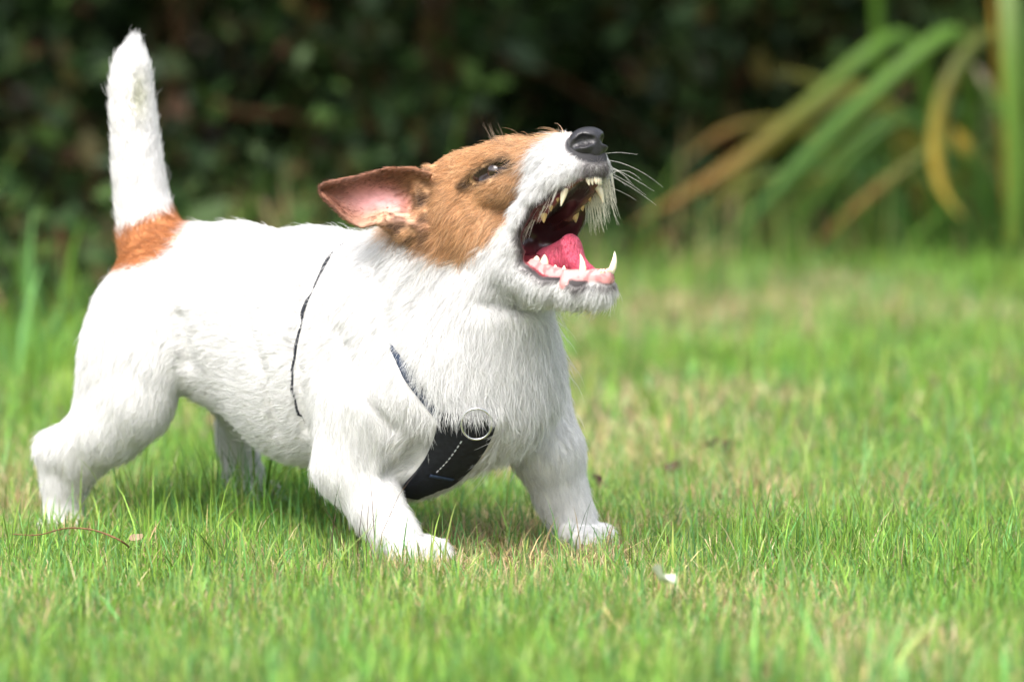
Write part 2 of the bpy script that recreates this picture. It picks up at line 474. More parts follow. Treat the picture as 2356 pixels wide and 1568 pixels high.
regs_h = np.clip(sum(regs[r] for r in ('head', 'muzzle', 'cheek', 'chin', 'ear', 'earbase')) * 1.6 - .1 + regs['neck'] * .8, 0, 1)
col, tanw = coat(V, N)
skin = col * np.array([.97, .95, .94])
mzw = np.clip(regs['muzzle'] + regs['chin'] - .2, 0, 1) * (1 - np.clip(tanw * 1.5, 0, 1)) * .6
skin = skin * (1 - mzw[:, None]) + np.array([.20, .17, .17]) * mzw[:, None]
# ears
earw = np.clip(regs['ear'], 0, 1)
pm, Lh, pyh = headco(V)
def Tpx(p):
    q = p - np.array([0, -DIST, CAM_H]); yy = q[:, 1] * CP - q[:, 2] * SP; zz = q[:, 1] * SP + q[:, 2] * CP
    return 1178 + q[:, 0] / yy * FPX, 784 - zz / yy * FPX
r_ear = np.sqrt(((V - P(900, 455, 10)) ** 2).sum(1)) / U
inner = (N[:, 1] < -.1) & (Lh < 0)
ex, ez = (V - P(905, 470, 20)).T[0] / U, (V - P(905, 470, 20)).T[2] / U
pk = np.exp(-(((ex + 8) / 82) ** 2 + (ez + .25 * ex + 6) ** 2 / 38 ** 2)) * inner
edge = np.array([.19, .075, .036])
ecol = edge[None] * (1 - pk[:, None]) + np.array([.74, .37, .40]) * pk[:, None]
low = sstep(10, 70, -ez) * sstep(-140, -30, -np.abs(ex + 55)) * inner * .8
ecol = ecol * (1 - low[:, None]) + np.array([.60, .34, .24]) * low[:, None]
mot = sstep(-.2, .7, noise3(V / (10 * U), 15) * .6 + noise3(V / (4 * U), 16) * .5)[:, None]
ecol = ecol * (1 - .35 * mot * (1 - .7 * pk[:, None]))
hole = np.exp(-(((V - P(938, 470, 20)) / U) ** 2 @ np.array([1 / 26 ** 2, 1 / 60 ** 2, 1 / 26 ** 2])) * 2) * inner
ecol = ecol * (1 - hole[:, None] * .6) + np.array([.42, .05, .07]) * hole[:, None] * .6
skin = skin * (1 - earw[:, None]) + ecol * earw[:, None]
eb = np.clip(regs['earbase'] * 1.3, 0, 1) * sstep(-.2, .6, noise3(V / (14 * U), 9) + .1)
skin = skin * (1 - eb[:, None]) + np.array([.05, .02, .01]) * eb[:, None]
# mouth: dark pigmented lining, black lips, pink gums
dcav = CAV.eval(V, 60) / U; dgum = GUM.eval(V, 60) / U; deye = EYE.eval(V, 60) / U
lowlip = sstep(590, 625, pyh) * sstep(1335, 1372, pm)
inm = sstep(9, 3, dcav)
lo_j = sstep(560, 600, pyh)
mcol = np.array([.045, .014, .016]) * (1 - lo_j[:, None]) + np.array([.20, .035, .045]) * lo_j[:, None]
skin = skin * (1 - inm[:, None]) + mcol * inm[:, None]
lip = sstep(20, 12, dcav - 14 * lowlip) * (1 - sstep(6, 2, dcav))
skin = skin * (1 - lip[:, None]) + np.array([.016, .010, .011]) * lip[:, None]
gm = sstep(4, 1, dgum)
gcol = np.array([.12, .05, .04]) * (1 - lo_j[:, None]) + np.array([.62, .27, .26]) * lo_j[:, None]
gsp = sstep(.15, .6, noise3(V / (9 * U), 71) + .4 * noise3(V / (4 * U), 72))[:, None] * .6
gcol = gcol * (1 - gsp) + np.array([.20, .07, .07]) * gsp      # dark pigment blotches on the gums
skin = skin * (1 - gm[:, None]) + gcol * gm[:, None]
ey = sstep(13, 6, deye)
skin = skin * (1 - ey[:, None]) + np.array([.02, .012, .01]) * ey[:, None]
nsk = sstep(60, 50, np.linalg.norm((V - H(1355, 335)) / U, axis=1))
skin = skin * (1 - nsk[:, None]) + np.array([.02, .019, .022]) * nsk[:, None]
nofur = np.maximum.reduce([sstep(14, 6, dcav - 13 * lowlip), gm, sstep(13, 7, deye)])
dnose = np.linalg.norm((V - H(1352, 332)) / U, axis=1)

m_skin, nt, b = mat_new('dog_skin')
a = nt.nodes.new('ShaderNodeAttribute'); a.attribute_name = 'coat'
nt.links.new(a.outputs['Color'], b.inputs['Base Color'])
a2 = nt.nodes.new('ShaderNodeAttribute'); a2.attribute_name = 'wet'
mr = nt.nodes.new('ShaderNodeMapRange'); mr.inputs['To Min'].default_value = .75; mr.inputs['To Max'].default_value = .22
nt.links.new(a2.outputs['Fac'], mr.inputs['Value']); nt.links.new(mr.outputs[0], b.inputs['Roughness'])
wet = np.maximum.reduce([inm, gm, lip * .35, ey])
dog_o = mesh_np('dog', V, F, m_skin, cols={'coat': skin, 'wet': np.repeat(wet[:, None], 3, 1)})
tag(dog_o, 'small white and tan terrier barking with its head thrown back and mouth wide open', 'dog')
# ------------------------------------------------------------------ the dog's nose, eyes, tongue and teeth
tree = BVHTree.FromPolygons([tuple(v) for v in V.tolist()], F.tolist())
def part_field(fld, step, name, mat, smooth=1, cols=None, parent=None):
    v, f = fld.mesh(step, coarse=3, smooth=smooth)
    return mesh_np(name, v, f, mat, parent, cols=cols(v, f) if cols else None)
m_nose = mat_plain('nose_leather', (.020, .019, .022), .38, spec=.55)
nt = m_nose.node_tree
tv = nt.nodes.new('ShaderNodeTexVoronoi'); tv.inputs['Scale'].default_value = 900
tcn = nt.nodes.new('ShaderNodeTexCoord'); nt.links.new(tcn.outputs['Object'], tv.inputs['Vector'])
bp = nt.nodes.new('ShaderNodeBump'); bp.inputs['Strength'].default_value = .35; bp.inputs['Distance'].default_value = .0006
nt.links.new(tv.outputs['Distance'], bp.inputs['Height']); nt.links.new(bp.outputs[0], nt.nodes['Principled BSDF'].inputs['Normal'])
nf_ = Field()
nd = math.radians(14)
NB = np.array([hf * math.cos(nd) + hz * math.sin(nd), hs, -hf * math.sin(nd) + hz * math.cos(nd)])
NC = H(1350, 331)
def nq(a, l, w): return NC + (NB[0] * a + NB[1] * l + NB[2] * w) * U
nf_.ell(NC, (38, 45, 33), NB, k=4)
nf_.ell(nq(6, 0, 12), (36, 40, 24), NB, k=12)
nf_.ell(nq(6, 0, -18), (28, 30, 30), NB, k=10)
for s in (-1, 1):
    nf_.ell(nq(12, 26 * s, -4), (24, 20, 22), NB, k=10)
    nf_.chain([(nq(40, 17 * s, 2), 9), (nq(27, 33 * s, 3), 14), (nq(12, 47 * s, -1), 8), (nq(-8, 56 * s, -13), 4)], k=5, op='-')
nf_.chain([(nq(46, 0, 18), 2.2), (nq(46, 0, -8), 3), (nq(36, 0, -40), 4)], k=5, op='-')
nf_.ell(nq(-12, 0, -2), (28, 30, 24), NB, k=3)
nose = part_field(nf_, 2.0, 'nose', m_nose, parent=dog_o)
m_eye, nt, b = mat_new('eye'); b.inputs['Base Color'].default_value = (.025, .014, .010, 1); b.inputs['Roughness'].default_value = .06
b.inputs['Coat Weight'].default_value = 1.0; b.inputs['Coat Roughness'].default_value = .02
def uv_sphere(c, r, n=24, m=14):
    th = np.linspace(0, 2 * np.pi, n, endpoint=False); ph = np.linspace(0.02, np.pi - .02, m)
    v = np.array([[math.sin(p) * math.cos(t), math.sin(p) * math.sin(t), math.cos(p)] for p in ph for t in th]) * r * U + c
    f = np.array([[i * n + j, (i + 1) * n + j, (i + 1) * n + (j + 1) % n, i * n + (j + 1) % n] for i in range(m - 1) for j in range(n)])
    return v, f
for s in (-1, 1):
    c = HM(1192, 394, 86 * s)
    loc, nn, _, _ = tree.find_nearest(Vector(c))
    v, f = uv_sphere(c - hs * s * 22 * U, 23)
    mesh_np('eye', v, f, m_eye, dog_o)
m_tong = mat_plain('tongue', (.40, .055, .095), .36, noise=.35, scale=70, spec=.35, sss=.2)
nt = m_tong.node_tree
tw = nt.nodes.new('ShaderNodeTexNoise'); tw.inputs['Scale'].default_value = 60; tw.inputs['Detail'].default_value = 3
mp_ = nt.nodes.new('ShaderNodeMapping'); mp_.inputs['Scale'].default_value = (12, 12, 1.5)
tc_ = nt.nodes.new('ShaderNodeTexCoord'); nt.links.new(tc_.outputs['Object'], mp_.inputs['Vector']); nt.links.new(mp_.outputs[0], tw.inputs['Vector'])
bp = nt.nodes.new('ShaderNodeBump'); bp.inputs['Strength'].default_value = 1.0; bp.inputs['Distance'].default_value = .004
nt.links.new(tw.outputs['Fac'], bp.inputs['Height']); nt.links.new(bp.outputs[0], nt.nodes['Principled BSDF'].inputs['Normal'])
tf = Field()
tf.ell(H(1288, 604), (50, 34, 25), HB, k=10)
tf.ell(H(1318, 575), (16, 27, 36), HB, k=22)
tf.cone(H(1252, 592), H(1308, 566), 18, 22, k=18)
tf.cone(H(1262, 600), H(1300, 606), 28, 30, k=16)
tf.cone(H(1318, 600), H(1362, 632), 26, 16, k=16)
for l_ in (-16, -7, 3, 13): tf.chain([(H(1340 + l_ * .5, 570, l_), 1.5), (H(1352 + l_ * .5, 604, l_), 3)], k=6, op='-')
part_field(tf, 3.0, 'tongue', m_tong, smooth=2, parent=dog_o)
m_tooth = mat_plain('tooth_enamel', (.78, .70, .52), .25, noise=.12, scale=160, spec=.5, sss=.15)
m_tooth_u = mat_plain('tooth_tartar', (.55, .40, .18), .3, noise=.3, scale=200, spec=.5)
def tooth(base, tip, r, bend=(0, 0, 0), mat=m_tooth, n=8):
    base, tip = np.asarray(base), np.asarray(tip); ax = nrm((tip - base)[None])[0]
    e1 = nrm(np.cross(ax, hf)[None])[0]; e2 = np.cross(ax, e1)
    v, f = [], []
    ts = [-.25, 0, .3, .6, .85, 1.0]; rs = [.9, 1, .92, .66, .34, .08]
    for t, q in zip(ts, rs):
        c = base + (tip - base) * t + np.asarray(bend) * U * 4 * t * (1 - t) * (t > 0)
        for i in range(n):
            a = 2 * math.pi * i / n
            v.append(c + (e1 * math.cos(a) * .85 + e2 * math.sin(a)) * r * q * U)
    for k in range(len(ts) - 1):
        for i in range(n): f.append([k * n + i, k * n + (i + 1) % n, (k + 1) * n + (i + 1) % n, (k + 1) * n + i])
    jit = np.array([rng.normal() * 1.2, rng.normal() * 1.2, rng.normal() * 1.5]) * U if r < 9 else 0
    mesh_np('tooth', np.array(v) + jit, np.array(f), mat, dog_o)
# lower jaw
tooth(HM(1362, 630, -29), HM(1360, 584, -33), 9.5, hf * 5)
tooth(HM(1382, 628, 29), HM(1388, 578, 34), 9.5, hf * 6)
for l in (-17, -10, -3.5, 3.5, 10, 17): tooth(HM(1397 - abs(l) * .3, 628, l), HM(1402 - abs(l) * .3, 616 + .1 * abs(l), l), 5)
for s in (-1, 1):
    for x, y, r, hh in ((1342, 632, 5, 9), (1326, 626, 7, 15), (1308, 618, 8, 13), (1286, 606, 11, 21), (1270, 598, 9, 10)):
        tooth(HM(x, y, s * (46 - (x - 1270) * .16)), HM(x + 2, y - hh, s * (48 - (x - 1270) * .16)), r)
# upper jaw
tooth(HM(1334, 430, -44), HM(1329, 474, -50), 10)
tooth(HM(1338, 424, 44), HM(1349, 468, 50), 10, hf * 5, m_tooth)
for l in (-19, -12, -4, 4, 12, 19): tooth(HM(1374 - abs(l) * .4, 410, l), HM(1378 - abs(l) * .4, 426, l), 5.5)
for s in (-1, 1):
    for x, y, r, hh in ((1318, 446, 7, 18), (1302, 462, 9, 24), (1286, 484, 11, 28)):
        tooth(HM(x, y, s * 47), HM(x + 2, y + hh, s * 48), r, mat=m_tooth_u)

# ------------------------------------------------------------------ the harness
m_web = mat_plain('harness_webbing', (.012, .015, .022), .7, noise=.4, scale=900, spec=.3)
m_pad = mat_plain('harness_padding', (.009, .011, .017), .62, noise=.5, scale=260, spec=.3)
m_steel, nt, b = mat_new('polished_steel'); b.inputs['Metallic'].default_value = 1; b.inputs['Roughness'].default_value = .22; b.inputs['Base Color'].default_value = (.72, .72, .74, 1)
m_thread = mat_plain('pale_thread', (.55, .56, .58), .8)
m_navy = mat_plain('navy_webbing', (.02, .035, .07), .7, noise=.3, scale=900)
def surf(px, py, fallback=None):
    o = Vector((0, -DIST, CAM_H)); d = (Vector(P(px, py, 0)) - o).normalized()
    loc, n, i, dist = tree.ray_cast(o, d)
    if loc is None:
        loc, n, i, dist = tree.find_nearest(Vector(P(px, py, 0 if fallback is None else fallback)))
    return np.array(loc), np.array(n)
def loop_on_body(pts3, centre, m=160):
    p0, p1, p2 = pts3
    n = nrm(np.cross(p1 - p0, p2 - p0)[None])[0]
    c = centre - n * ((centre - p0) @ n)
    e1 = nrm((p1 - c)[None])[0]; e2 = np.cross(n, e1)
    out = []
    for i in range(m):
        a = 2 * math.pi * i / m; d = e1 * math.cos(a) + e2 * math.sin(a)
        loc, nn, _, _ = tree.ray_cast(Vector(c), Vector(d))
        out.append(np.array(loc) if loc is not None else out[-1])
    out = np.array(out)
    for _ in range(4): out = out * .5 + .25 * (np.roll(out, 1, 0) + np.roll(out, -1, 0))
    return out, n, c
def ribbon(path, side, width, off, thick, name, mat, parent, closed=True, nrml=None):
    m = len(path); v = []
    for i in range(m):
        nn = nrml[i]; s_ = side[i] if np.ndim(side) == 2 else side
        for a, b_ in ((-.5, 0), (.5, 0), (.5, 1), (-.5, 1)):
            of = off[i] if np.ndim(off) else off
            v.append(path[i] + s_ * width * a * U + nn * (of + thick * b_) * U)
    f = []
    for i in range(m if closed else m - 1):
        j = (i + 1) % m
        for k in range(4): f.append([i * 4 + k, i * 4 + (k + 1) % 4, j * 4 + (k + 1) % 4, j * 4 + k])
    if not closed: f += [[3, 2, 1, 0], [m * 4 - 4, m * 4 - 3, m * 4 - 2, m * 4 - 1]]
    return mesh_np(name, np.array(v), np.array(f), mat, parent, smooth=False)
harness = link(bpy.data.objects.new('dog_harness', None)); harness.empty_display_size = .05
tag(harness, 'black and navy chest harness with steel ring worn by the terrier', 'harness')
girth, gn, gc = loop_on_body([surf(752, 600)[0], surf(682, 790)[0], surf(697, 975)[0]], P(800, 800, 260))
harness.location = gc
def hloc(o): o.parent = harness; o.matrix_parent_inverse = Matrix.Translation(-harness.location); return o
gnr = nrm(girth - gc)
g_off = noise3(girth / (26 * U), 61) * 4.5 - 1.6
g_off = np.where(girth[:, 2] < 330 * U, -8, g_off)
gi0 = int(np.argmin(girth[:, 2])); g_roll = np.roll(girth, -gi0, 0); g_sel = np.nonzero(g_roll[:, 2] > 300 * U)[0]
g_arc = g_roll[g_sel]; g_ao = np.roll(g_off, -gi0)[g_sel]
hloc(ribbon(g_arc, gn, 9, g_ao, 4, 'girth_strap', m_web, None, closed=False, nrml=np.roll(gnr, -gi0, 0)[g_sel]))
neck_l, nn_, nc_ = loop_on_body([surf(905, 805)[0], surf(1012, 958)[0], surf(790, 600)[0]], P(960, 780, 150))
kn = nrm(neck_l - nc_)
# keep the near half of the neck strap up to the plate, the rest lies under the coat behind
nkx, nky = Tpx(neck_l)
ok_ = (nky > 760) & (neck_l[:, 1] < .08) & (nkx < 1035)
k0 = int(np.nonzero(~ok_)[0][np.argmax(np.diff(np.append(np.nonzero(~ok_)[0], np.nonzero(~ok_)[0][0] + len(ok_))))])
seq = [(k0 + 1 + q) % len(ok_) for q in range(ok_.sum())]
n_arc = neck_l[seq]; ny_a = nky[seq]
n_w = np.interp(ny_a, [790, 820, 860, 930, 960], [8, 14, 30, 24, 20]); n_of = np.interp(ny_a, [780, 812, 845], [-9, 0, 5])
def ribbon_var():
    m = len(n_arc); v = []
    for i in range(m):
        for a, b_ in ((-.5, 0), (.5, 0), (.5, 1), (-.5, 1)): v.append(n_arc[i] + nn_ * n_w[i] * a * U + kn[seq[i]] * (n_of[i] + 5 * b_) * U)
    f = [[i * 4 + k, i * 4 + (k + 1) % 4, i * 4 + 4 + (k + 1) % 4, i * 4 + 4 + k] for i in range(m - 1) for k in range(4)]
    return np.array(v), np.array(f)
v, f = ribbon_var(); hloc(mesh_np('neck_strap', v, f, m_navy, None, smooth=False))
# chest plate
le = [(1008, 932), (998, 990), (975, 1045), (948, 1085), (918, 1112), (930, 1136)]
ri = [(1158, 940), (1138, 1008), (1100, 1062), (1050, 1105), (1008, 1138), (985, 1146)]
G = []; rows, cols_ = 26, 15
for i in range(rows):
    t = i / (rows - 1) * 5; j = min(4, int(t)); f_ = t - j
    a = np.array(le[j]) * (1 - f_) + np.array(le[j + 1]) * f_; b_ = np.array(ri[j]) * (1 - f_) + np.array(ri[j + 1]) * f_
    for w in np.linspace(0, 1, cols_):
        q = a * (1 - w) + b_ * w; G.append(surf(q[0], q[1], 60)[0])
G = np.array(G).reshape(rows, cols_, 3)
for _ in range(10):
    Gp = np.pad(G, ((1, 1), (1, 1), (0, 0)), 'edge')
    G = .4 * G + .15 * (Gp[:-2, 1:-1] + Gp[2:, 1:-1] + Gp[1:-1, :-2] + Gp[1:-1, 2:])
du = np.gradient(G, axis=0); dv = np.gradient(G, axis=1); gnn = nrm(np.cross(du, dv))
if (gnn[..., 1].mean() > 0): gnn = -gnn
top = G + gnn * 13 * U; bot = G + gnn * 1 * U
pv = np.concatenate([top.reshape(-1, 3), bot.reshape(-1, 3)]); pf = []
nq_ = rows * cols_
for i in range(rows - 1):
    for j in range(cols_ - 1):
        a = i * cols_ + j; pf.append([a, a + 1, a + cols_ + 1, a + cols_]); pf.append([nq_ + a, nq_ + a + cols_, nq_ + a + cols_ + 1, nq_ + a + 1])
bd = [j for j in range(cols_)] + [i * cols_ + cols_ - 1 for i in range(1, rows)] + [(rows - 1) * cols_ + j for j in range(cols_ - 2, -1, -1)] + [i * cols_ for i in range(rows - 2, 0, -1)]
for a, b_ in zip(bd, bd[1:] + bd[:1]): pf.append([a, nq_ + a, nq_ + b_, b_])
plate = hloc(mesh_np('chest_plate', pv, np.array(pf), m_pad, None))
bm_ = plate.modifiers.new('bevel', 'BEVEL'); bm_.width = .0012; bm_.segments = 2; bm_.angle_limit = math.radians(40)
def gpt(r, c, off=14):
    i, j = int(round(r * (rows - 1))), int(round(c * (cols_ - 1))); return G[i, j] + gnn[i, j] * off * U
def gptf(r, c, off=14):
    x, y = r * (rows - 1), c * (cols_ - 1); i, j = min(int(x), rows - 2), min(int(y), cols_ - 2); a, b_ = x - i, y - j
    def L_(A): return (A[i, j] * (1 - a) + A[i + 1, j] * a) * (1 - b_) + (A[i, j + 1] * (1 - a) + A[i + 1, j + 1] * a) * b_
    return L_(G) + nrm(L_(gnn)[None])[0] * off * U
def tube(path, r, n=8, closed=False):
    path = np.asarray(path); m = len(path)
    tg = nrm(np.roll(path, -1, 0) - np.roll(path, 1, 0)) if closed else nrm(np.gradient(path, axis=0))
    ref = np.array([.31, .52, .79]); e1 = nrm(np.cross(tg, ref)); e2 = np.cross(tg, e1)
    rr = np.broadcast_to(np.asarray(r, float), (m,))
    a = np.arange(n) * 2 * np.pi / n
    v = path[:, None] + (e1[:, None] * np.cos(a)[None, :, None] + e2[:, None] * np.sin(a)[None, :, None]) * rr[:, None, None]
    f = [[i * n + k, i * n + (k + 1) % n, ((i + 1) % m) * n + (k + 1) % n, ((i + 1) % m) * n + k] for i in range(m if closed else m - 1) for k in range(n)]
    if not closed:
        f += [[0, n - 1 - i, n - 2 - i, n - 2 - i] for i in range(0)]
    return v.reshape(-1, 3), np.array(f)
# stitched line and maker's strip
st = []
for k in range(9):
    a, b_ = gptf(.22 + k * .034, .50 - k * .012, 13.5), gptf(.22 + k * .034 + .02, .50 - (k + .6) * .012, 13.5)
    v, f = tube([a, (a + b_) / 2, b_], 1.6 * U, 5); hloc(mesh_np('stitch', v, f, m_thread, None))
sp = [gptf(.56, c, 12.5) for c in np.linspace(.33, .80, 12)]
sp = np.array(sp); spn = np.array([gnn[int(.56 * (rows - 1)), int(c * (cols_ - 1))] for c in np.linspace(.33, .80, 12)])
sd_ = nrm(np.cross(np.gradient(sp, axis=0), spn))
hloc(ribbon(sp, sd_, 9, 0, 3, 'cross_strip', m_navy, None, closed=False, nrml=spn))
# ring lying on the plate
rc = P(1096, 966, 0); rc = surf(1096, 966)[0]; rn = nrm((gpt(.12, .62, 0) * 0 + gnn[3, 9] + np.array([0, -.8, 0]))[None])[0]
e1 = nrm(np.cross(rn, np.array([0, 0, 1.]))[None])[0]; e2 = np.cross(rn, e1)
ang = np.linspace(0, 2 * np.pi, 48, endpoint=False)
rp_ = rc + rn * 21 * U + (e1[None] * np.cos(ang)[:, None] * 35 + e2[None] * np.sin(ang)[:, None] * 39) * U
v, f = tube(rp_, 2.7 * U, 10, True); hloc(mesh_np('ring', v, f, m_steel, None))

# ------------------------------------------------------------------ the coat
def make_fur(name, cnt, parent, mat):
    tri = np.concatenate([F[:, [0, 1, 2]], F[:, [0, 2, 3]]])
    A = np.linalg.norm(np.cross(V[tri[:, 1]] - V[tri[:, 0]], V[tri[:, 2]] - V[tri[:, 0]]), axis=1)
    headw = np.clip(regs['head'] + regs['cheek'] + regs['muzzle'] + regs['chin'], 0, 1)
    dens = (1 + 1.6 * headw + 1.0 * np.clip(regs['paw'] + regs['ear'] + regs['earbase'], 0, 1)) * (1 - nofur)
    dens *= 1 - .88 * np.clip(earw * (pk + low) * 2.2, 0, 1)
    dens *= np.where((N[:, 1] > .35) & (headw < .4), .45, 1.0)
    dens *= np.where(dnose < 52, 0, 1) * np.where((dnose < 60), .5, 1)
    w = A * dens[tri].mean(1); w /= w.sum()
    t = rng.choice(len(tri), cnt, p=w)
    b = rng.random((cnt, 2)); m = b.sum(1) > 1; b[m] = 1 - b[m]
    bc = np.stack([1 - b.sum(1), b[:, 0], b[:, 1]], 1)
    def I(a): return (a[tri[t]] * (bc[:, :, None] if a.ndim == 2 else bc)).sum(1)
    p, n = I(V), nrm(I(N)); fl = I(flow); L = I(flen); nf = I(nofur); tn = I(tanw)
    rw = {k: I(v) for k, v in regs.items()}
    cl = I(skinfur)
    # keep clear of the plate and the straps
    keep = nf < .5
    nk_vis = n_arc[(ny_a > 830)]
    up_ = (G + gnn * 4 * U)[:6].reshape(-1, 3)
    for pts, rad in ((top.reshape(-1, 3), 17), (girth, 2.0), (nk_vis, 13)):
        d = Field.dist('s', (pts, 0.0), p.astype(np.float32)); keep &= d > rad * U
    p, n, fl, L, tn, cl = p[keep], n[keep], fl[keep], L[keep], tn[keep], cl[keep]
    rw = {k: v[keep] for k, v in rw.items()}; cnt = len(p)
    # clumped direction noise
    q = p / (22 * U)
    nv = np.stack([noise3(q, 11), noise3(q, 12), noise3(q, 13)], 1)
    q2 = p / (7 * U)
    nv2 = np.stack([noise3(q2, 21), noise3(q2, 22), noise3(q2, 23)], 1)
    shg = np.clip(rw['neck'] + rw['chest'] + .15 * rw['body'], 0, 1)[:, None]
    d = nrm(fl) + (.40 + .30 * shg) * nv + (.40 + .15 * shg) * nv2 + .22 * rng.normal(size=(cnt, 3))
    d = nrm(d - n * (d * n).sum(1, keepdims=True))
    wire = np.clip(rw['neck'] + rw['chest'] + rw['muzzle'] + rw['chin'] + .5 * rw['body'], 0, 1)
    lift = np.clip(.22 + .12 * rng.normal(size=cnt) + .10 * wire, .05, .9)
    L = L * np.clip(I(dcav)[keep] / 55, .35, 1) * np.clip((I(dnose)[keep] - 40) / 30, .4, 1)
    L = L * (1 + .3 * rng.normal(size=cnt)).clip(.35, 1.9) * U * 3.3 * .9
    wild = rng.random(cnt) < .02 * wire + .006
    lift = np.where(wild, lift + .35, lift); L = np.where(wild, L * 1.45, L)
    K = 5; s = np.linspace(0, 1, K)
    d0 = nrm(d + n * (lift * 2.2)[:, None]); d1 = nrm(d + n * (lift * .35)[:, None] + np.array([0, 0, -.25]) * (1 - np.clip(rw['tail'], 0, 1))[:, None])
    X = np.empty((cnt, K, 3)); X[:, 0] = p - n * (1.0 * U)
    for i in range(1, K):
        f = s[i]; X[:, i] = X[:, i - 1] + nrm(d0 * (1 - f) + d1 * f) * (L / (K - 1))[:, None]
    rad0 = np.where(tn > .5, .30, .34) * (1 + .25 * rng.random(cnt)) * U
    R = rad0[:, None] * np.array([1, 1, .85, .6, .18])[None]
    cl = cl * (1 + .09 * rng.normal(size=(cnt, 1)) * (1 + 1.4 * tn[:, None])).clip(.5, 1.35)
    dkst = (rng.random(cnt) < .10 * tn)[:, None]; cl = np.where(dkst, cl * .5, cl)
    return curves(name, X, R, cl.clip(0, .92), mat, parent)
def curves(name, X, R, C, mat, parent):
    n, K = X.shape[:2]
    cd = bpy.data.hair_curves.new(name); cd.add_curves([K] * n)
    cd.position_data.foreach_set('vector', np.ascontiguousarray(X, np.float32).ravel())
    ra = cd.attributes.get('radius') or cd.attributes.new('radius', 'FLOAT', 'POINT')
    ra.data.foreach_set('value', np.ascontiguousarray(R, np.float32).ravel())
    ca = cd.attributes.new('tint', 'FLOAT_COLOR', 'CURVE')
    c4 = np.ones((n, 4), np.float32); c4[:, :3] = C
    ca.data.foreach_set('color', c4.ravel())
    cd.materials.append(mat)
    return link(bpy.data.objects.new(name, cd), parent)
m_fur, nt, b = mat_new('fur')
a = nt.nodes.new('ShaderNodeAttribute'); a.attribute_name = 'tint'
df = nt.nodes.new('ShaderNodeBsdfDiffuse'); tr = nt.nodes.new('ShaderNodeBsdfTranslucent'); gl = nt.nodes.new('ShaderNodeBsdfGlossy')
gl.inputs['Roughness'].default_value = .45
m1 = nt.nodes.new('ShaderNodeMixShader'); m1.inputs[0].default_value = .38
m2 = nt.nodes.new('ShaderNodeMixShader'); m2.inputs[0].default_value = .04
for x in (df, tr): nt.links.new(a.outputs['Color'], x.inputs['Color'])
nt.links.new(df.outputs[0], m1.inputs[1]); nt.links.new(tr.outputs[0], m1.inputs[2])
nt.links.new(m1.outputs[0], m2.inputs[1]); nt.links.new(gl.outputs[0], m2.inputs[2])
nt.links.new(m2.outputs[0], nt.nodes['Material Output'].inputs['Surface'])
skinfur = col.copy()
skinfur = skinfur * (1 - earw[:, None]) + (ecol * 1.1) * earw[:, None]
skinfur = skinfur * (1 - .75 * eb[:, None]) + np.array([.06, .022, .01]) * .75 * eb[:, None]
dk = sstep(24, 14, dcav - 18 * lowlip) * .85 * (1 - gm)
und = sstep(1325, 1350, pm) * sstep(338, 352, pyh) * sstep(425, 410, pyh) * sstep(46, 26, np.abs(Lh)) * .85
dk = np.maximum(dk, und)
skinfur = skinfur * (1 - dk[:, None]) + np.array([.05, .035, .035]) * dk[:, None]
ed = sstep(21, 9, deye) * .92
skinfur = skinfur * (1 - ed[:, None]) + np.array([.04, .022, .014]) * ed[:, None]
fur = make_fur('fur', 270000, dog_o, m_fur)
fur['kind'] = 'stuff'
# whiskers, lip beard and brow hairs
WX, WR, WC = [], [], []
def strand(a, b_, sag, r, c, K=6):
    a, b_ = np.asarray(a), np.asarray(b_)
    X = [a + (b_ - a) * t + np.array([0, 0, -1.]) * sag * U * 4 * t * (1 - t) * -1 + np.array([0, 0, -sag * U * t * t]) for t in np.linspace(0, 1, K)]
    WX.append(X); WR.append([r * U * x for x in np.linspace(1, .25, K)]); WC.append(c)
wh = (.78, .77, .70)
for k in range(10):                                   # whiskers on the far flew
    a = HM(1352 + rng.normal() * 7, 380 + rng.normal() * 14, 50)
    strand(a, a + (hf * rng.uniform(.3, 1) + hs * rng.uniform(.5, 1.1) + hz * rng.uniform(-.75, .25)) * rng.uniform(50, 115) * U, rng.uniform(2, 14), .48, wh)
for k in range(120):                                  # beard hanging from the far upper lip
    u_ = rng.random()
    a = HM(1360 - 55 * u_ + rng.normal() * 4, 398 + 45 * u_ + rng.normal() * 6, 56 + rng.normal() * 4)
    strand(a, a + (hz * -1 + hs * rng.uniform(.0, .35) + hf * rng.uniform(-.1, .25)) * rng.uniform(35, 105) * U, rng.uniform(-4, 8), .8, (.72, .70, .58))
for k in range(60):                                   # near upper lip and chin tufts
    u_ = rng.random()
    a = HM(1345 - 90 * u_, 405 + 110 * u_ + rng.normal() * 8, -62 + 8 * u_)
    strand(a, a + (hz * -1 - hf * rng.uniform(.3, .9) - hs * rng.uniform(0, .3)) * rng.uniform(25, 50) * U, 3, .6, wh)
for k in range(14):                                   # brow hairs
    a = HM(1186 + rng.normal() * 10, 340, -50 + rng.normal() * 8)
    strand(a, a + (hz * 1 - hf * rng.uniform(.2, .9) - hs * .1) * rng.uniform(25, 60) * U, 2, .45, (.25, .18, .12))
for k in range(10):
    a = H(1290 + rng.uniform(-25, 25), 318, 0)
    strand(a, a + (hz * 1 - hf * rng.uniform(.0, .6)) * rng.uniform(12, 28) * U, 1, .45, (.55, .45, .30))
CX, CR, CC_ = [], [], []
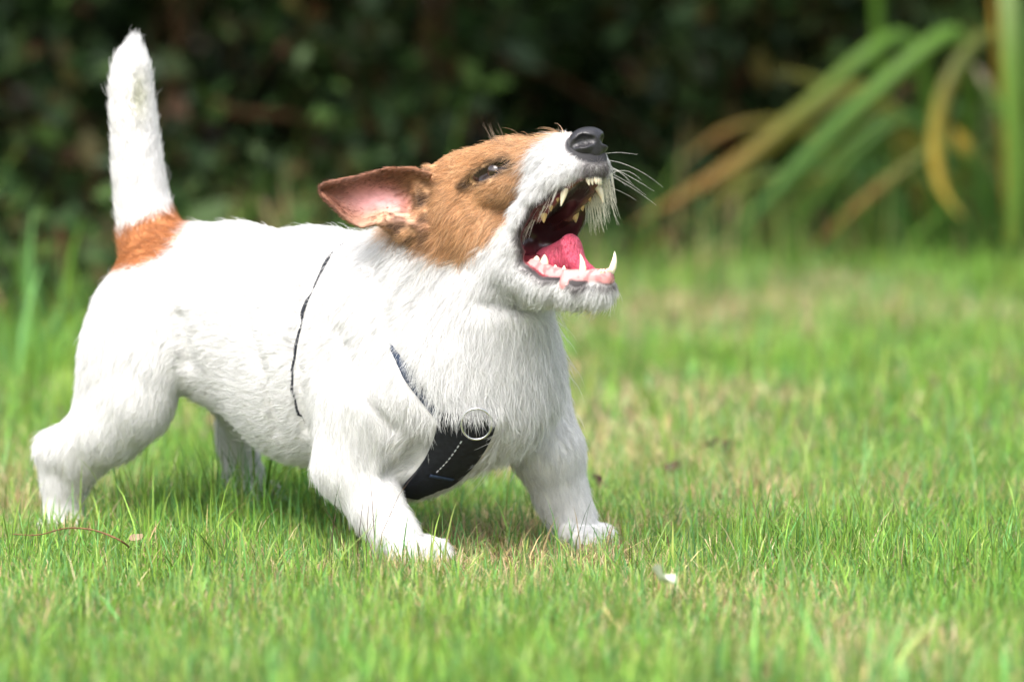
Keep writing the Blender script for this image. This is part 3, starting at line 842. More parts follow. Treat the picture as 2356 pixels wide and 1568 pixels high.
for k in range(260):                                  # chest hair hanging over the top of the plate and the ring
    c_ = rng.random(); a = G[0, min(cols_ - 1, int(c_ * cols_))] * (1 - .0) + np.array([rng.normal() * 5, 0, rng.uniform(2, 30)]) * U
    loc, nn_h, _, _ = tree.find_nearest(Vector(a)); a = np.array(loc); nh = np.array(nn_h)
    ln = rng.uniform(22, 52); dn = np.array([rng.normal() * .16 + .08, 0, -1.])
    X = [a + nh * (24 * min(1, t * 1.6) - 6 * t * t) * U + dn * ln * t * U for t in np.linspace(0, 1, 5)]
    CX.append(X); CR.append([.36 * U * x for x in (1, 1, .85, .6, .2)]); CC_.append(np.array([.735, .735, .73]) * rng.uniform(.85, 1.05))
curves('chest_hair', np.array(CX), np.array(CR), np.array(CC_).clip(0, .9), m_fur, dog_o)['kind'] = 'stuff'
whisk = curves('whiskers', np.array(WX), np.array(WR), np.array(WC), m_fur, dog_o); whisk['kind'] = 'stuff'
# ------------------------------------------------------------------ ground and lawn
m_soil, nt, b = mat_new('soil_and_thatch'); b.inputs['Roughness'].default_value = .95; b.inputs['Specular IOR Level'].default_value = .1
a = nt.nodes.new('ShaderNodeAttribute'); a.attribute_name = 'earth'; tn = nt.nodes.new('ShaderNodeTexNoise'); tn.inputs['Scale'].default_value = 25; tn.inputs['Detail'].default_value = 7
tc = nt.nodes.new('ShaderNodeTexCoord'); nt.links.new(tc.outputs['Object'], tn.inputs['Vector'])
mm = nt.nodes.new('ShaderNodeMix'); mm.data_type = 'RGBA'; mm.blend_type = 'MULTIPLY'; mm.inputs[0].default_value = .8
nt.links.new(a.outputs['Color'], mm.inputs[6]); nt.links.new(tn.outputs['Color'], mm.inputs[7]); nt.links.new(mm.outputs[2], b.inputs['Base Color'])
gx = np.concatenate([np.linspace(-40, -2, 20), np.linspace(-1.8, 1.8, 60), np.linspace(2, 40, 20)])
gy = np.concatenate([np.linspace(-12, -1.8, 14), np.linspace(-1.6, 5, 90), np.linspace(5.3, 60, 24)])
GX, GY = np.meshgrid(gx, gy, indexing='ij')
gp = np.stack([GX.ravel(), GY.ravel(), np.zeros(GX.size)], 1)
def ground_z(x, y):
    p = np.stack([np.asarray(x) * 2.2, np.asarray(y) * 2.2, np.zeros(np.size(x))], 1)
    r = np.hypot(np.asarray(x) + .1, np.asarray(y) - .1)
    return noise3(p, 31) * .012 * sstep(.3, 1.2, r) - .002
gp[:, 2] = ground_z(gp[:, 0], gp[:, 1])
ny_ = len(gy)
gi = np.arange(GX.size).reshape(GX.shape)
gf = np.stack([gi[:-1, :-1], gi[1:, :-1], gi[1:, 1:], gi[:-1, 1:]], -1).reshape(-1, 4)
hum = sstep(-.1, .5, gp[:, 1] - np.interp(gp[:, 0], [-2.5, -.9, -.2, .5, 1.0, 2.5], [1.7, 1.9, 2.5, 3.15, 3.3, 3.4]))[:, None]   # thatch under the lawn, dark leaf mould in the wood
ground = tag(mesh_np('ground', gp, gf, m_soil, cols={'earth': np.array([.165, .165, .075]) * (1 - hum) + np.array([.05, .034, .018]) * hum}), kind='structure')

def on_lawn(px, py, z=.0):
    b = -(py - 784) / FPX; dy = CP + b * SP; dz = -SP + b * CP
    t = (z - CAM_H) / dz
    return np.array([(px - 1178) / FPX * t, dy * t - DIST, z])
def edge_y(x): return np.interp(x, [-2.5, -.9, -.2, .5, 1.0, 2.5], [1.7, 1.9, 2.5, 3.15, 3.3, 3.4])
def blades(x, y, h, lean, width, colr, seed, droop=.35):
    n = len(x); r = np.random.default_rng(seed)
    az = r.uniform(0, 2 * np.pi, n); fa = az + np.pi / 2 + r.normal(0, .5, n)
    d = np.stack([np.cos(az), np.sin(az), np.zeros(n)], 1); sdv = np.stack([np.cos(fa), np.sin(fa), np.zeros(n)], 1)
    base = np.stack([x, y, ground_z(x, y)], 1)
    ts = np.array([0, .4, .75, 1.0]); ws = np.array([1, .95, .62, 0])
    Vb = np.empty((n, 7, 3)); k = 0
    for t, w in zip(ts, ws):
        c = base + d * (h * lean * (t ** 1.8))[:, None] + np.array([0, 0, 1.]) * (h * np.sqrt(np.maximum(1 - lean ** 2 * .75, .06)) * (t - droop * lean * t ** 2.5))[:, None]
        if w > 0:
            Vb[:, k] = c - sdv * (width * w * .5)[:, None]; Vb[:, k + 1] = c + sdv * (width * w * .5)[:, None]; k += 2
        else: Vb[:, k] = c
    f0 = np.array([[0, 1, 3], [0, 3, 2], [2, 3, 5], [2, 5, 4], [4, 5, 6]])
    Fb = (np.arange(n)[:, None, None] * 7 + f0[None]).reshape(-1, 3)
    tipf = np.array([1.1, 1.1, 1, 1, 1, 1, 1.05])
    C = np.repeat(colr[:, None], 7, 1) * tipf[None, :, None]
    return Vb.reshape(-1, 3), Fb, C.reshape(-1, 3).clip(0, 1)
pal = np.array([[.116, .230, .034], [.162, .258, .042], [.098, .220, .062], [.210, .280, .076], [.144, .270, .090], [.50, .41, .24], [.42, .32, .16], [.22, .13, .06]]) * np.array([1.42] * 5 + [1.15, 1.15, 1.0])[:, None]
def lawn_field(n, ylo, yhi, marg, seed, hm, wm, straw, power=1.0):
    r = np.random.default_rng(seed)
    y = ylo + (yhi - ylo) * r.random(n * 2) ** power
    hw = (y + DIST) * .103 + marg
    x = r.uniform(-1, 1, n * 2) * hw
    # width-proportional thinning keeps the ground density even
    k = r.random(n * 2) < hw / hw.max(); x, y = x[k][:n], y[k][:n]
    if marg > .5: o_ = np.abs(x) > (y + DIST) * .103 + .06; x, y = x[o_], y[o_]
    m = y < edge_y(x) + .1 * r.normal(size=len(x)); x, y = x[m], y[m]; n = len(x)
    q = np.stack([x * 5, y * 3.2, 0 * x], 1); pn = noise3(q, 41) * 1.2 + noise3(q * .4, 43) * .6; q2 = np.stack([x * 16, y * 16, 0 * x], 1); pn2 = noise3(q2, 42)
    keep = r.random(n) < .75 + .35 * pn2; x, y, pn, pn2 = x[keep], y[keep], pn[keep], pn2[keep]; n = len(x)
    u = r.random(n)
    ps = np.clip(straw * (1 + 1.3 * pn + .9 * pn2), .01, .8)
    gi_ = np.clip((r.normal(1.9, 1.25, n) + pn * 1.2), 0, 4).astype(int)
    si = 5 + (r.random(n) < .35) + (r.random(n) < .12)
    c = pal[np.where(u < ps, si, gi_)] * (1 + .30 * r.normal(size=(n, 1))).clip(.4, 1.8) * (1 + .06 * r.normal(size=(n, 3)))
    st = u < ps
    h = hm * np.exp(r.normal(0, .33, n)) * (1 + .35 * pn2) * np.where(st, .75, 1)
    lean = np.clip(np.abs(r.normal(.38, .26, n)) + np.where(st, .3, 0), .02, .97)
    w = wm * np.exp(r.normal(0, .25, n)) * np.where(st, .75, 1)
    fh = on_lawn(580, 1222); h = h * (1 + 2.0 * np.exp(-((x - fh[0]) ** 2 / .085 ** 2 + (y - fh[1]) ** 2 / .05 ** 2)))      # taller grass that hides the far hind paw
    # nothing grows through the paws or under the trampled soles
    near = (np.abs(x) < .45) & (y > -.15) & (y < .4)
    if near.any():
        pp = np.stack([x[near], y[near], np.full(near.sum(), 14 * U)], 1)
        d = _ev(pp, 170) / U
        idx = np.nonzero(near)[0]
        dp = np.min([np.hypot(x[near] - c[0], y[near] - c[1] - .0) for c in (P(945, 1270, -30), P(1340, 1225, 240), P(140, 1200, 570))], 0) / U
        h[idx] *= np.clip(.62 + np.maximum(dp - 60, 0) / 230, .62, 1)
        kill = idx[d < 3]; kp = np.ones(n, bool); kp[kill] = False
        x, y, h, lean, w, c = x[kp], y[kp], h[kp], lean[kp], w[kp], c[kp]
    return blades(x, y, h, lean, w, c, seed + 1)
def edge_field(n, seed):
    """longer unmown grass where the lawn meets the wood"""
    r = np.random.default_rng(seed); x = r.uniform(-1.5, 1.5, n); y = edge_y(x) + r.normal(.05, .22, n)
    pn = noise3(np.stack([x * 6, y * 6, 0 * x], 1), 44)
    k = r.random(n) < .55 + .6 * pn; x, y, pn = x[k], y[k], pn[k]; n = len(x)
    c = pal[r.choice([0, 0, 1, 2, 3, 6], n)] * r.uniform(.55, 1.1, (n, 1))
    return blades(x, y, (.085 + .05 * sstep(.3, .7, x)) * np.exp(r.normal(0, .4, n)) * (1 + .6 * pn).clip(.3, 2), np.clip(np.abs(r.normal(.45, .25, n)), .05, .9), .0045 * np.exp(r.normal(0, .25, n)), c, seed + 1)
parts = [lawn_field(190000, -.62, .75, .06, 100, .0225, .0011, .38),
         lawn_field(42000, .75, 3.6, .12, 200, .027, .0024, .30),
         lawn_field(16000, -1.3, -.60, .12, 300, .030, .0022, .14),
         edge_field(3600, 700),
         lawn_field(120000, -1.7, 3.6, 1.5, 400, .034, .0038, .25)]
off = 0; VV, FF, CC = [], [], []
for v, f, c in parts: VV.append(v); FF.append(f + off); CC.append(c); off += len(v)
m_grass = mat_attr('grass_blade', 'tint', .55, .42, .3)
lawn = mesh_np('lawn_grass', np.concatenate(VV), np.concatenate(FF), m_grass, cols={'tint': np.concatenate(CC)}, smooth=False)
tag(lawn, 'short sunlit lawn grass with straw coloured bits under the dog', 'grass', kind='stuff')

# clumps of longer grass that stand out of the lawn
def clump(name, px, py_base, n, h, spread, wdt, label, cat='grass clump', group=None, seed=1, cidx=(0, 2, 4), stalk=False, bright=1.0):
    # base position: where the column meets the lawn at that row
    b = -(py_base - 784) / FPX; dy = CP + b * SP; dz = -SP + b * CP
    t = -CAM_H / dz; x0 = (px - 1178) / FPX * t; y0 = dy * t - DIST
    r = np.random.default_rng(seed)
    x = x0 + r.normal(0, spread, n); y = y0 + r.normal(0, spread, n)
    c = pal[r.choice(cidx, n)] * (1 + .15 * r.normal(size=(n, 1))) * bright
    v, f, c = blades(x, y, h * r.uniform(.55, 1.1, n), np.clip(np.abs(r.normal(.3, .15, n)), .05, .8), np.full(n, wdt), c, seed + 5)
    org = np.array([x0, y0, 0.0])
    o = link(bpy.data.objects.new(name, None)); o.location = org; o.empty_display_size = .03
    f0 = f[:5]
    for k in range(n): mesh_np('blade', v[k * 7:k * 7 + 7] - org, f0, m_grass, o, cols={'tint': c[k * 7:k * 7 + 7]}, smooth=False)
    return tag(o, label, cat, group)
clump('grass_clump', 120, 840, 14, .17, .022, .006, 'tallest blurred grass clump behind the near hind leg', seed=51, bright=1.0)
clump('grass_clump', 12, 880, 10, .13, .02, .006, 'tall grass clump at the left picture edge', seed=52)
clump('grass_clump', 60, 800, 26, .13, .05, .006, 'lush bright green grass clump left of the rump', seed=59, cidx=(0, 0, 1), bright=.85)
clump('grass_clump', 190, 760, 22, .12, .05, .006, 'dark green grass clump showing just behind the rump', seed=60, cidx=(0, 2), bright=.6)
clump('grass_clump', 20, 980, 16, .07, .03, .004, 'green grass tuft at the picture edge level with the hock', seed=61, cidx=(0, 1), bright=.9)
clump('grass_clump', 570, 1226, 26, .052, .028, .0016, 'green grass tuft hiding the far hind paw', seed=62, cidx=(0, 4), bright=.9)
clump('grass_stalks', 800, 1335, 14, .085, .014, .0007, 'thin dark grass stalks in front of the near foreleg', 'grass stalks', seed=53, cidx=(2, 7, 7), bright=.35)
clump('grass_stalks', 1335, 1305, 10, .06, .014, .0007, 'thin grass stalks crossing the far forepaw', 'grass stalks', seed=54, cidx=(2, 6, 7), bright=.45)
clump('grass_stalks', 925, 1345, 9, .05, .014, .0007, 'thin grass stalks standing over the near forepaw', 'grass stalks', seed=55, cidx=(2, 6, 7), bright=.5)
clump('grass_clump', 1905, 1120, 9, .07, .016, .0022, 'upright green grass tuft beside the straw patch', seed=56, cidx=(4, 3))
clump('grass_clump', 2180, 1150, 8, .075, .016, .0022, 'upright grass tuft on the lawn below the yellow leaf', seed=57, cidx=(4, 3))
clump('grass_clump', 1620, 1200, 10, .055, .016, .0018, 'green grass tuft beside the dark red leaves', seed=58, cidx=(0, 4))

# ------------------------------------------------------------------ undergrowth behind the lawn
def leaf_mesh(c, n_dir, size, colr, seed):
    """rhombic folded leaves: 4 verts, 2 tris"""
    n = len(c); r = np.random.default_rng(seed)
    ax = nrm(r.normal(size=(n, 3)) + np.array([0, -.3, -.2])); s_ = nrm(np.cross(ax, n_dir))
    up = np.cross(s_, ax)
    L = size[:, None]
    v = np.stack([c - ax * L * .5, c + s_ * L * .27 + up * L * .06, c + ax * L * .5, c - s_ * L * .27 + up * L * .06], 1)
    f = (np.arange(n)[:, None, None] * 4 + np.array([[0, 1, 2], [0, 2, 3]])[None]).reshape(-1, 3)
    return v.reshape(-1, 3), f, np.repeat(colr, 4, 0)
m_leaf = mat_attr('woodland_leaf', 'tint', .55, .3, .3)
m_bark = mat_plain('bark', (.060, .032, .022), .9, noise=.45, scale=14, spec=.15)
m_twig = mat_plain('dead_stem', (.075, .042, .018), .85, noise=.35, scale=40, spec=.15)
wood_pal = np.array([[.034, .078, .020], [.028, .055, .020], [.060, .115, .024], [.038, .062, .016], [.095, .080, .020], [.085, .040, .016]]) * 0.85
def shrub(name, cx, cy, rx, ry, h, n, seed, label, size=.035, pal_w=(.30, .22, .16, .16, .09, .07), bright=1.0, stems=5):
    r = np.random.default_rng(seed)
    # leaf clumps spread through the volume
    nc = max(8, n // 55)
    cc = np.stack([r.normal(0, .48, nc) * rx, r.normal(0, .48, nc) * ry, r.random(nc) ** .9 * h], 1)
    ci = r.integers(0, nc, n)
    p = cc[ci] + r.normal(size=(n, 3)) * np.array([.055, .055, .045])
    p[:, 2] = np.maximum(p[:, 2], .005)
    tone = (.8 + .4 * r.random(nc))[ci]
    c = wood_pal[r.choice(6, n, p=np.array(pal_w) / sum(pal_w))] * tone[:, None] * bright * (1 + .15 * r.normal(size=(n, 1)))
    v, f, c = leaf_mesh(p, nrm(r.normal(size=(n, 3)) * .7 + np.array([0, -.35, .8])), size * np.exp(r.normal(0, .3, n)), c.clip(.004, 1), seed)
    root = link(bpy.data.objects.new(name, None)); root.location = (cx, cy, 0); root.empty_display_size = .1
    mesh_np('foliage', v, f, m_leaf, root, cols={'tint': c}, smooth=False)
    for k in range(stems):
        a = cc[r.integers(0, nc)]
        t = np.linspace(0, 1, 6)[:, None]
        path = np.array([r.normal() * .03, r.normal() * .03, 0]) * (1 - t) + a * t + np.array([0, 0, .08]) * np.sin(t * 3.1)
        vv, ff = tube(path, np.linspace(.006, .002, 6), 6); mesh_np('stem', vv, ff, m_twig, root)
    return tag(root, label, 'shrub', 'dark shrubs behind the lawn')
sh = [(-1.45, 2.75, .55, .4, .9, 1500), (-.95, 2.55, .42, .35, .7, 1700), (-.55, 2.95, .42, .35, .8, 1900), (-.12, 3.15, .42, .35, .8, 2100),
      (.30, 3.55, .40, .35, .8, 2000), (.72, 3.85, .42, .35, .7, 1700), (1.20, 4.0, .5, .4, .8, 1500),
      (-1.1, 3.9, .6, .45, 1.3, 2200), (-.35, 4.2, .6, .45, 1.3, 2600), (.40, 4.6, .6, .45, 1.3, 2600), (1.1, 5.0, .6, .5, 1.3, 2200),
      (-1.3, 5.4, .8, .5, 1.6, 2600), (-.4, 5.8, .8, .5, 1.6, 3000), (.6, 6.2, .8, .5, 1.6, 3000), (1.5, 6.4, .8, .5, 1.6, 2600)]
lab = ['dark leafy shrub at the far left behind the tail', 'dark green shrub directly behind the tail tip', 'shaded shrub behind the rump and tail base',
       'shaded shrub behind the dog\'s back and ear', 'dark shrub behind the dog\'s raised muzzle', 'shaded shrub behind the arching green strap leaves',
       'shaded shrub at the far right behind the yellow leaf', 'taller dark shrub deep in the wood at left', 'taller dark shrub deep in the wood above the ear',
       'taller dark shrub deep in the wood above the nose', 'taller dark shrub deep in the wood at right',
       'rearmost dark thicket above the tail', 'rearmost dark thicket above the dog\'s back', 'rearmost dark thicket above the nose', 'rearmost dark thicket at the top right']
for i, (a, l) in enumerate(zip(sh, lab)):
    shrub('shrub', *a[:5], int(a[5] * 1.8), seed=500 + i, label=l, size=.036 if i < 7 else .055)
for i, (x_, y_, h_, l_) in enumerate(((.80, 3.15, .20, 'low olive leafy plant under the hanging yellow leaf'), (.52, 3.2, .13, 'low leafy plant below the arching strap leaves'), (-.52, 2.05, .12, 'leafy low plant behind the rump at left'), (-.28, 2.6, .2, 'leafy low plant showing between tail and back'))):
    shrub('low_plant', x_, y_, .2, .12, h_, (520, 520, 220, 220)[i], 560 + i, l_, size=.03, pal_w=(.25, .05, .45, .1, .13, .02), bright=(1.7, 1.5, .9, .8)[i], stems=2)['group'] = 'low plants along the lawn edge'
# low ground cover on the wood floor: one mass
r = np.random.default_rng(77)
n = 9000
x = r.uniform(-1.9, 1.9, n); y = edge_y(x) + r.random(n) ** 1.5 * 2.2
p = np.stack([x, y, np.abs(r.normal(0, .035, n)) + .004], 1)
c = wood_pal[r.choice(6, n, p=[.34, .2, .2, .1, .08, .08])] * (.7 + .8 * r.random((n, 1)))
v, f, c = leaf_mesh(p, nrm(r.normal(size=(n, 3)) * .5 + np.array([0, -.2, 1])), .035 * np.exp(r.normal(0, .3, n)), c, 78)
tag(mesh_np('undergrowth', v, f, m_leaf, cols={'tint': c}, smooth=False), 'low dark leafy ground cover along the wood edge', 'undergrowth', kind='stuff')
n = 15000                                             # the thicket goes on to both sides
sgn = np.where(r.random(n) < .5, -1, 1); x = sgn * r.uniform(1.75, 5.0, n); y = edge_y(x) + .35 + r.random(n) ** 1.3 * 1.8
p = np.stack([x, y, r.random(n) ** 1.2 * 1.1], 1) + noise3(np.stack([x, y, 0 * x], 1) * 3, 91)[:, None] * .1; p[:, 2] = np.maximum(p[:, 2], .004)
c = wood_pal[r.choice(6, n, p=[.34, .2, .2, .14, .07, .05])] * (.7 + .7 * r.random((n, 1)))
v, f, c = leaf_mesh(p, nrm(r.normal(size=(n, 3)) * .6 + np.array([0, -.3, .8])), .075 * np.exp(r.normal(0, .3, n)), c, 92)
tag(mesh_np('undergrowth', v, f, m_leaf, cols={'tint': c}, smooth=False), 'leafy thicket continuing along the wood edge beyond the shrubs', 'undergrowth', kind='stuff')
# trees: trunks with unseen overhanging crowns, added to keep the wood in shade
def woodland_tree(x, y, rad, crown_c, crown_r, n, seed, label, lean=0.0):
    r = np.random.default_rng(seed)
    root = link(bpy.data.objects.new('woodland_tree', None)); root.location = (x, y, 0); root.empty_display_size = .2
    t = np.linspace(0, 1, 14)[:, None]; Ht = crown_c[2] + .6
    path = np.array([lean, .1, Ht]) * t + np.stack([.05 * np.sin(t[:, 0] * 5 + seed), .04 * np.cos(t[:, 0] * 4), 0 * t[:, 0]], 1)
    path[0, 2] = -.05
    vv, ff = tube(path, rad * (1.25 - .8 * t[:, 0]), 14)
    trk = mesh_np('trunk', vv, ff, m_bark, root)
    cc = nrm(r.normal(size=(60, 3))) * r.random((60, 1)) ** .4 * np.array(crown_r) + np.array(crown_c) - np.array([x, y, 0])
    for k in range(7):
        a = path[7 + k % 6]; b_ = cc[k * 5]; tt = np.linspace(0, 1, 5)[:, None]
        vv, ff = tube(a * (1 - tt) + b_ * tt + np.array([0, 0, .15]) * np.sin(tt * 3.1), rad * np.linspace(.35, .08, 5), 6); mesh_np('limb', vv, ff, m_bark, root)
    ci = r.integers(0, 60, n); p = cc[ci] + r.normal(size=(n, 3)) * .22
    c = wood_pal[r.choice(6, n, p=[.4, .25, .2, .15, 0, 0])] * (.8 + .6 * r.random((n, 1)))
    v, f, c = leaf_mesh(p, nrm(r.normal(size=(n, 3)) * .6 + np.array([0, 0, 1])), .13 * np.exp(r.normal(0, .25, n)), c, seed)
    mesh_np('shade_crown', v, f, m_leaf, root, cols={'tint': c}, smooth=False)
    return tag(root, label, 'tree', 'trees shading the wood edge')
woodland_tree(-.78, 3.6, .05, (-.9, 3.4, 1.7), (1.7, 1.4, .7), 8500, 601, 'reddish brown tree trunk at the far left behind the tail')
woodland_tree(.35, 5.6, .09, (-.1, 4.2, 1.8), (1.3, 1.5, .7), 8500, 602, 'unseen shade tree added deep in the wood behind the muzzle')
woodland_tree(1.7, 5.4, .08, (1.7, 6.0, 2.2), (1.5, 1.2, .8), 5500, 603, 'unseen shade tree added beyond the right end of the shrubs')
woodland_tree(-2.4, 4.6, .09, (-2.5, 4.2, 2.1), (1.5, 1.6, .9), 6000, 604, 'unseen shade tree added beyond the left end of the shrubs')
woodland_tree(-.6, 7.4, .1, (-.5, 6.8, 2.0), (2.2, 1.2, 1.2), 4200, 605, 'dark tree at the back of the wood above the dog\'s back')
woodland_tree(1.2, 8.0, .1, (1.2, 7.4, 2.0), (2.2, 1.2, 1.2), 4200, 606, 'unseen shade tree added at the back of the wood on the right')
def stem_obj(name, pts, r0, r1, label, cat, mat=m_twig, group=None):
    pp = np.array([P(*q) for q in pts]); k = 22
    t = np.linspace(0, len(pp) - 1, k); j = np.minimum(t.astype(int), len(pp) - 2); f_ = (t - j)[:, None]
    path = pp[j] * (1 - f_) + pp[j + 1] * f_
    for _ in range(3): path[1:-1] = .5 * path[1:-1] + .25 * (path[2:] + path[:-2])
    org = path[0].copy(); vv, ff = tube(path - org, np.linspace(r0, r1, k), 8)
    o = mesh_np(name, vv, ff, mat); o.location = org; return tag(o, label, cat, group)
YW = 9800
stem_obj('sapling_stem', [(418, 640, YW), (412, 300, YW), (405, 0, YW), (400, -400, YW)], .007, .005, 'thin brown upright stem just right of the tail', 'stem')
stem_obj('sapling_stem', [(690, 560, YW + 900), (700, 200, YW + 900), (706, -300, YW + 900)], .008, .006, 'pale brown upright stem above the dog\'s back', 'stem')
stem_obj('fallen_branch', [(455, 215, YW - 300), (540, 262, YW - 300), (650, 262, YW - 200), (770, 290, YW), (900, 292, YW)], .008, .004, 'brown fallen branch lying across the undergrowth above the back', 'branch')

# strap-leaved plants at the lawn's far right
def col_ramp_leaf(c0, c1, t): return np.array(c0) * (1 - t) + np.array(c1) * t
m_strap = mat_attr('strap_leaf', 'tint', .45, .35, .4)
def strap_leaf(parent, pts, w, c0, c1, taper=.25, twist=0.0, label=None):
    w = w * .55
    pp = np.array([P(*q) for q in pts]); k = 26
    t = np.linspace(0, len(pp) - 1, k); j = np.minimum(t.astype(int), len(pp) - 2); f_ = (t - j)[:, None]
    path = pp[j] * (1 - f_) + pp[j + 1] * f_
    for _ in range(4): path[1:-1] = .5 * path[1:-1] + .25 * (path[2:] + path[:-2])
    tg = nrm(np.gradient(path, axis=0)); view = np.array([.15, -1, .35])
    sdv = nrm(np.cross(tg, view + np.array([twist, 0, twist]))); nr_ = np.cross(sdv, tg)
    s_ = np.linspace(0, 1, k); ww = w * np.minimum(1, np.minimum(.45 + s_ * 3, (1 - s_) / taper + .04))
    v, c = [], []
    for i in range(k):
        cc_ = col_ramp_leaf(c0, c1, sstep(.45, .85, s_[i]))
        for o, dpt in ((-.5, 0), (0, -.18), (.5, 0), (0, -.10)):
            v.append(path[i] + sdv[i] * o * ww[i] + nr_[i] * dpt * ww[i]); c.append(cc_ * (1 if o else .8))
    f = []
    for i in range(k - 1):
        for q in range(4): f.append([i * 4 + q, i * 4 + (q + 1) % 4, i * 4 + 4 + (q + 1) % 4, i * 4 + 4 + q])
    o = mesh_np('leaf', np.array(v), np.array(f), m_strap, cols={'tint': np.array(c)})
    o.parent = parent; o.matrix_parent_inverse = Matrix.Translation(-parent.location)
    if label: o['label'] = label
def plant(px, py, Y, label, group='strap-leaved plants at the wood edge'):
    o = link(bpy.data.objects.new('strap_leaf_plant', None)); q = P(px, py, Y); o.location = (q[0], q[1], 0); o.empty_display_size = .1
    return tag(o, label, 'plant', group)
g1, g2, yl, br, ol, lt = (.13, .27, .035), (.085, .20, .035), (.62, .45, .07), (.32, .18, .04), (.20, .20, .03), (.42, .55, .22)
Y1 = 9300
pA = plant(2140, 560, Y1 + 400, 'plant with two long green strap leaves arching down toward the dog\'s muzzle')
strap_leaf(pA, [(2160, 560, Y1 + 500), (2140, 180, Y1 + 350), (2095, 70, Y1 + 200), (2020, 95, Y1), (1910, 200, Y1), (1720, 365, Y1), (1590, 440, Y1), (1440, 525, Y1)], .040, g1, br, label='long green strap leaf with a brown tip')
strap_leaf(pA, [(2200, 560, Y1 + 400), (2245, 200, Y1 + 200), (2220, 55, Y1), (2140, 95, Y1 - 100), (1990, 230, Y1 - 150), (1860, 355, Y1 - 150), (1760, 470, Y1 - 150), (1640, 585, Y1 - 150)], .042, g1, g2)
strap_leaf(pA, [(2130, 560, Y1 + 450), (2060, 420, Y1 + 350), (1960, 380, Y1 + 300), (1800, 400, Y1 + 250), (1690, 430, Y1 + 200), (1590, 560, Y1 + 100)], .024, g2, ol)
strap_leaf(pA, [(2100, 560, Y1 + 600), (2040, 300, Y1 + 500), (2022, 120, Y1 + 400), (2015, -60, Y1 + 300), (2005, -300, Y1 + 200)], .030, g1, g1)
strap_leaf(pA, [(2090, 565, Y1 + 700), (1990, 300, Y1 + 700), (1900, 190, Y1 + 650), (1780, 160, Y1 + 600)], .022, g2, ol)
strap_leaf(pA, [(2170, 560, Y1 + 300), (2160, 330, Y1 + 150), (2090, 260, Y1 + 50), (2000, 320, Y1), (1900, 430, Y1), (1820, 540, Y1)], .026, g2, g1)
strap_leaf(pA, [(2060, 570, Y1 + 500), (1980, 430, Y1 + 450), (1900, 420, Y1 + 400), (1800, 480, Y1 + 350), (1720, 570, Y1 + 300)], .022, g1, ol)
strap_leaf(pA, [(2040, 570, Y1 + 600), (1900, 330, Y1 + 600), (1780, 270, Y1 + 550), (1660, 300, Y1 + 500), (1560, 380, Y1 + 450)], .020, ol, br)
for k in range(7):
    x0_, y0_ = rng.uniform(1960, 2180), rng.uniform(170, 380); x1_ = x0_ - rng.uniform(220, 420); yy_ = Y1 + rng.uniform(0, 500)
    strap_leaf(pA, [(2150, 565, yy_ + 200), (x0_ + 40, y0_ + 40, yy_ + 100), (x0_ - 20, y0_, yy_ + 50), ((x0_ + x1_) / 2, y0_ + (x0_ - x1_) * .33, yy_), (x1_, y0_ + (x0_ - x1_) * .8, yy_)], rng.uniform(.018, .030), (g1, g2, ol)[k % 3], (g1, br, ol, g2)[k % 4])
pB = plant(2300, 560, Y1, 'plant with a hanging yellow strap leaf at the right picture edge')
strap_leaf(pB, [(2352, 560, Y1 + 200), (2350, 250, Y1 + 150), (2335, 60, Y1 + 50), (2270, 70, Y1), (2215, 125, Y1 - 100), (2172, 200, Y1 - 150), (2150, 300, Y1 - 150), (2152, 400, Y1 - 150), (2175, 460, Y1 - 150), (2215, 500, Y1 - 150)], .036, (.13, .16, .03), yl, label='drooping yellow strap leaf', taper=.3)
strap_leaf(pB, [(2335, 570, Y1 - 100), (2340, 400, Y1 - 150), (2332, 230, Y1 - 200), (2326, 80, Y1 - 200), (2320, -60, Y1 - 200), (2310, -250, Y1 - 200)], (.046), (.20, .36, .06), lt, label='upright pale green strap leaf')
strap_leaf(pB, [(2320, 560, Y1 + 100), (2310, 300, Y1 + 50), (2296, 130, Y1), (2288, 40, Y1), (2282, -80, Y1)], .018, (.35, .25, .03), (.40, .26, .03))
strap_leaf(pB, [(2345, 560, Y1 - 50), (2325, 290, Y1 - 100), (2295, 235, Y1 - 100), (2262, 180, Y1 - 100), (2235, 140, Y1 - 50)], .022, g1, (.30, .25, .16), label='greyish withered strap leaf')
strap_leaf(pB, [(2290, 560, Y1 + 150), (2265, 420, Y1 + 60), (2240, 365, Y1), (2215, 330, Y1 - 20), (2190, 290, Y1 - 20)], .040, g2, (.50, .33, .04), label='short broad yellow leaf')
strap_leaf(pB, [(2270, 565, Y1 + 250), (2180, 420, Y1 + 150), (2110, 330, Y1 + 100), (2075, 285, Y1 + 80), (2040, 300, Y1 + 60)], .034, (.22, .22, .03), (.30, .28, .04))
strap_leaf(pB, [(2260, 570, Y1 + 200), (2200, 480, Y1 + 150), (2120, 400, Y1 + 100), (2060, 400, Y1 + 60), (2010, 430, Y1 + 60)], .030, g2, g1)
strap_leaf(pB, [(2380, 570, Y1), (2390, 300, Y1), (2370, 120, Y1), (2350, -60, Y1)], .03, g1, g2)
for k in range(10):
    xx = 1880 + 52 * k
    strap_leaf(pB if k > 5 else pA, [(xx, 600, Y1 + 200), (xx + rng.uniform(-20, 20), 500, Y1 + 150), (xx + rng.uniform(-70, 60), 420, Y1 + 100), (xx + rng.uniform(-120, 90), rng.uniform(340, 420), Y1 + 50)], .014, g2, ol)

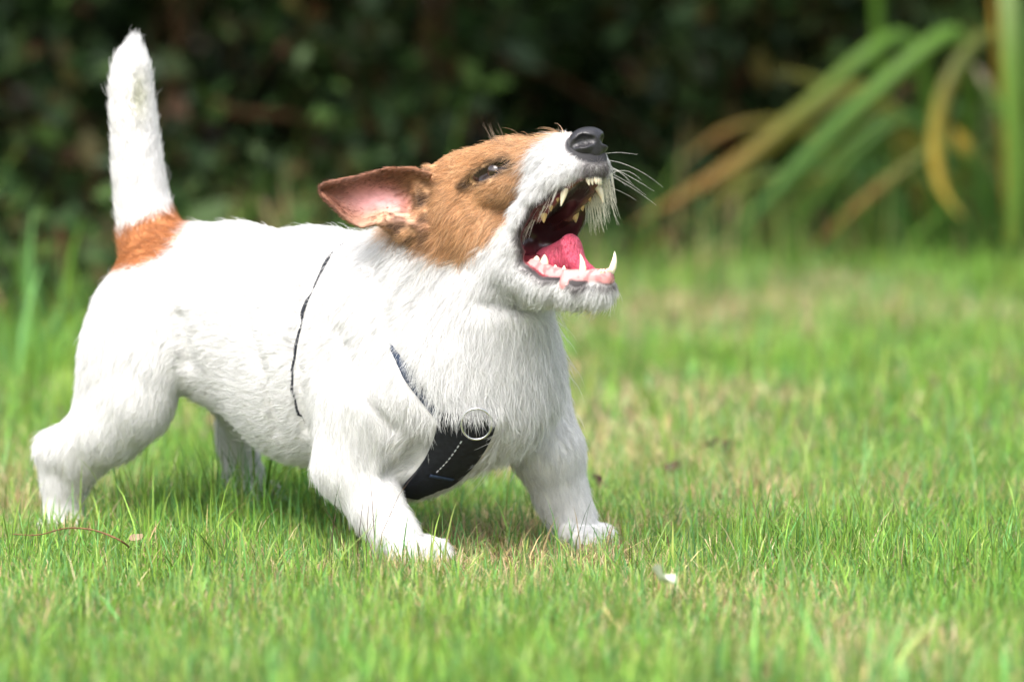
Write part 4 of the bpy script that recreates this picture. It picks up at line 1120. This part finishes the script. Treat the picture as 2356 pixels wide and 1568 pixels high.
# ------------------------------------------------------------------ bits lying on the lawn
m_red = mat_plain('dark_red_leaf', (.05, .012, .012), .6, noise=.4, scale=60)
m_dry = mat_plain('dry_leaf', (.30, .21, .13), .8, noise=.35, scale=60)
m_petal = mat_plain('pale_petal', (.50, .55, .42), .6, noise=.1, scale=80)
def fallen(name, px, py, size, mat, label, seed, z=.022, cat='leaf', group=None, curl=.5):
    r = np.random.default_rng(seed); m_, k = 9, 5; v = []
    ax = nrm(np.array([[r.normal(), r.normal(), r.normal() * .35]]))[0]; nn = nrm(np.array([[r.normal() * .5, -.6, .8]]))[0]
    s_ = nrm(np.cross(ax, nn)[None])[0]; nn = np.cross(s_, ax)
    for th in (0, .02):
        for i in range(m_):
            t = i / (m_ - 1); w = .34 * math.sin(math.pi * min(1, t * .95 + .03)) ** .8
            for j in range(k):
                q = (j / (k - 1) - .5) * 2
                v.append((ax * (t - .5) + s_ * q * w + nn * (curl * (t - .5) ** 2 + .25 * abs(q) * w + .03 * math.sin(9 * t + q * 3) - th)) * size)
    f = []
    nn_ = m_ * k
    for o, fl_ in ((0, 1), (nn_, -1)):
        for i in range(m_ - 1):
            for j in range(k - 1):
                a = o + i * k + j; q = [a, a + 1, a + k + 1, a + k]; f.append(q[::fl_])
    o = mesh_np(name, np.array(v), np.array(f), mat); o.location = on_lawn(px, py, z)
    return tag(o, label, cat, group)
fallen('fallen_leaf', 1640, 1022, .026, m_red, 'dark red fallen leaf on the lawn, left one of a close pair', 1, z=.02, group='dark red leaves on the lawn')
fallen('fallen_leaf', 1678, 1032, .022, m_red, 'dark red fallen leaf on the lawn, right one of a close pair', 2, z=.018, group='dark red leaves on the lawn')
fallen('fallen_leaf', 1552, 1076, .020, m_red, 'small dark red fallen leaf lying alone between forepaw and leaf pair', 3, z=.016, group='dark red leaves on the lawn')
fallen('fallen_leaf', 1378, 1108, .016, m_red, 'tiny dark red leaf in the grass behind the far forepaw', 4, z=.016, group='dark red leaves on the lawn')
fallen('fallen_leaf', 1345, 1262, .013, m_dry, 'small brown leaf in the grass below the far forepaw', 5, z=.008)
fallen('petal', 1520, 1332, .024, m_petal, 'pale white petal lying on the grass right of the forepaws', 6, z=.030, cat='petal', curl=1.2)
fallen('fallen_leaf', 312, 1238, .012, m_dry, 'tiny pale dry leaf at the twig\'s end', 8, z=.02)
tw = [on_lawn(30, 1228, .020), on_lawn(90, 1232, .026), on_lawn(150, 1212, .028), on_lawn(215, 1216, .028), on_lawn(280, 1242, .026), on_lawn(305, 1265, .012)]
tw = np.array(tw); t = np.linspace(0, 5, 24); j = np.minimum(t.astype(int), 4); f_ = (t - j)[:, None]; path = tw[j] * (1 - f_) + tw[j + 1] * f_
for _ in range(3): path[1:-1] = .5 * path[1:-1] + .25 * (path[2:] + path[:-2])
v, f = tube(path - path[0], np.linspace(.0004, .0008, 24), 6)
o = mesh_np('twig', v, f, mat_plain('reddish_twig', (.16, .08, .035), .8, noise=.3, scale=200)); o.location = path[0]
tag(o, 'thin curved reddish brown twig lying on the grass near the hind paw', 'twig')
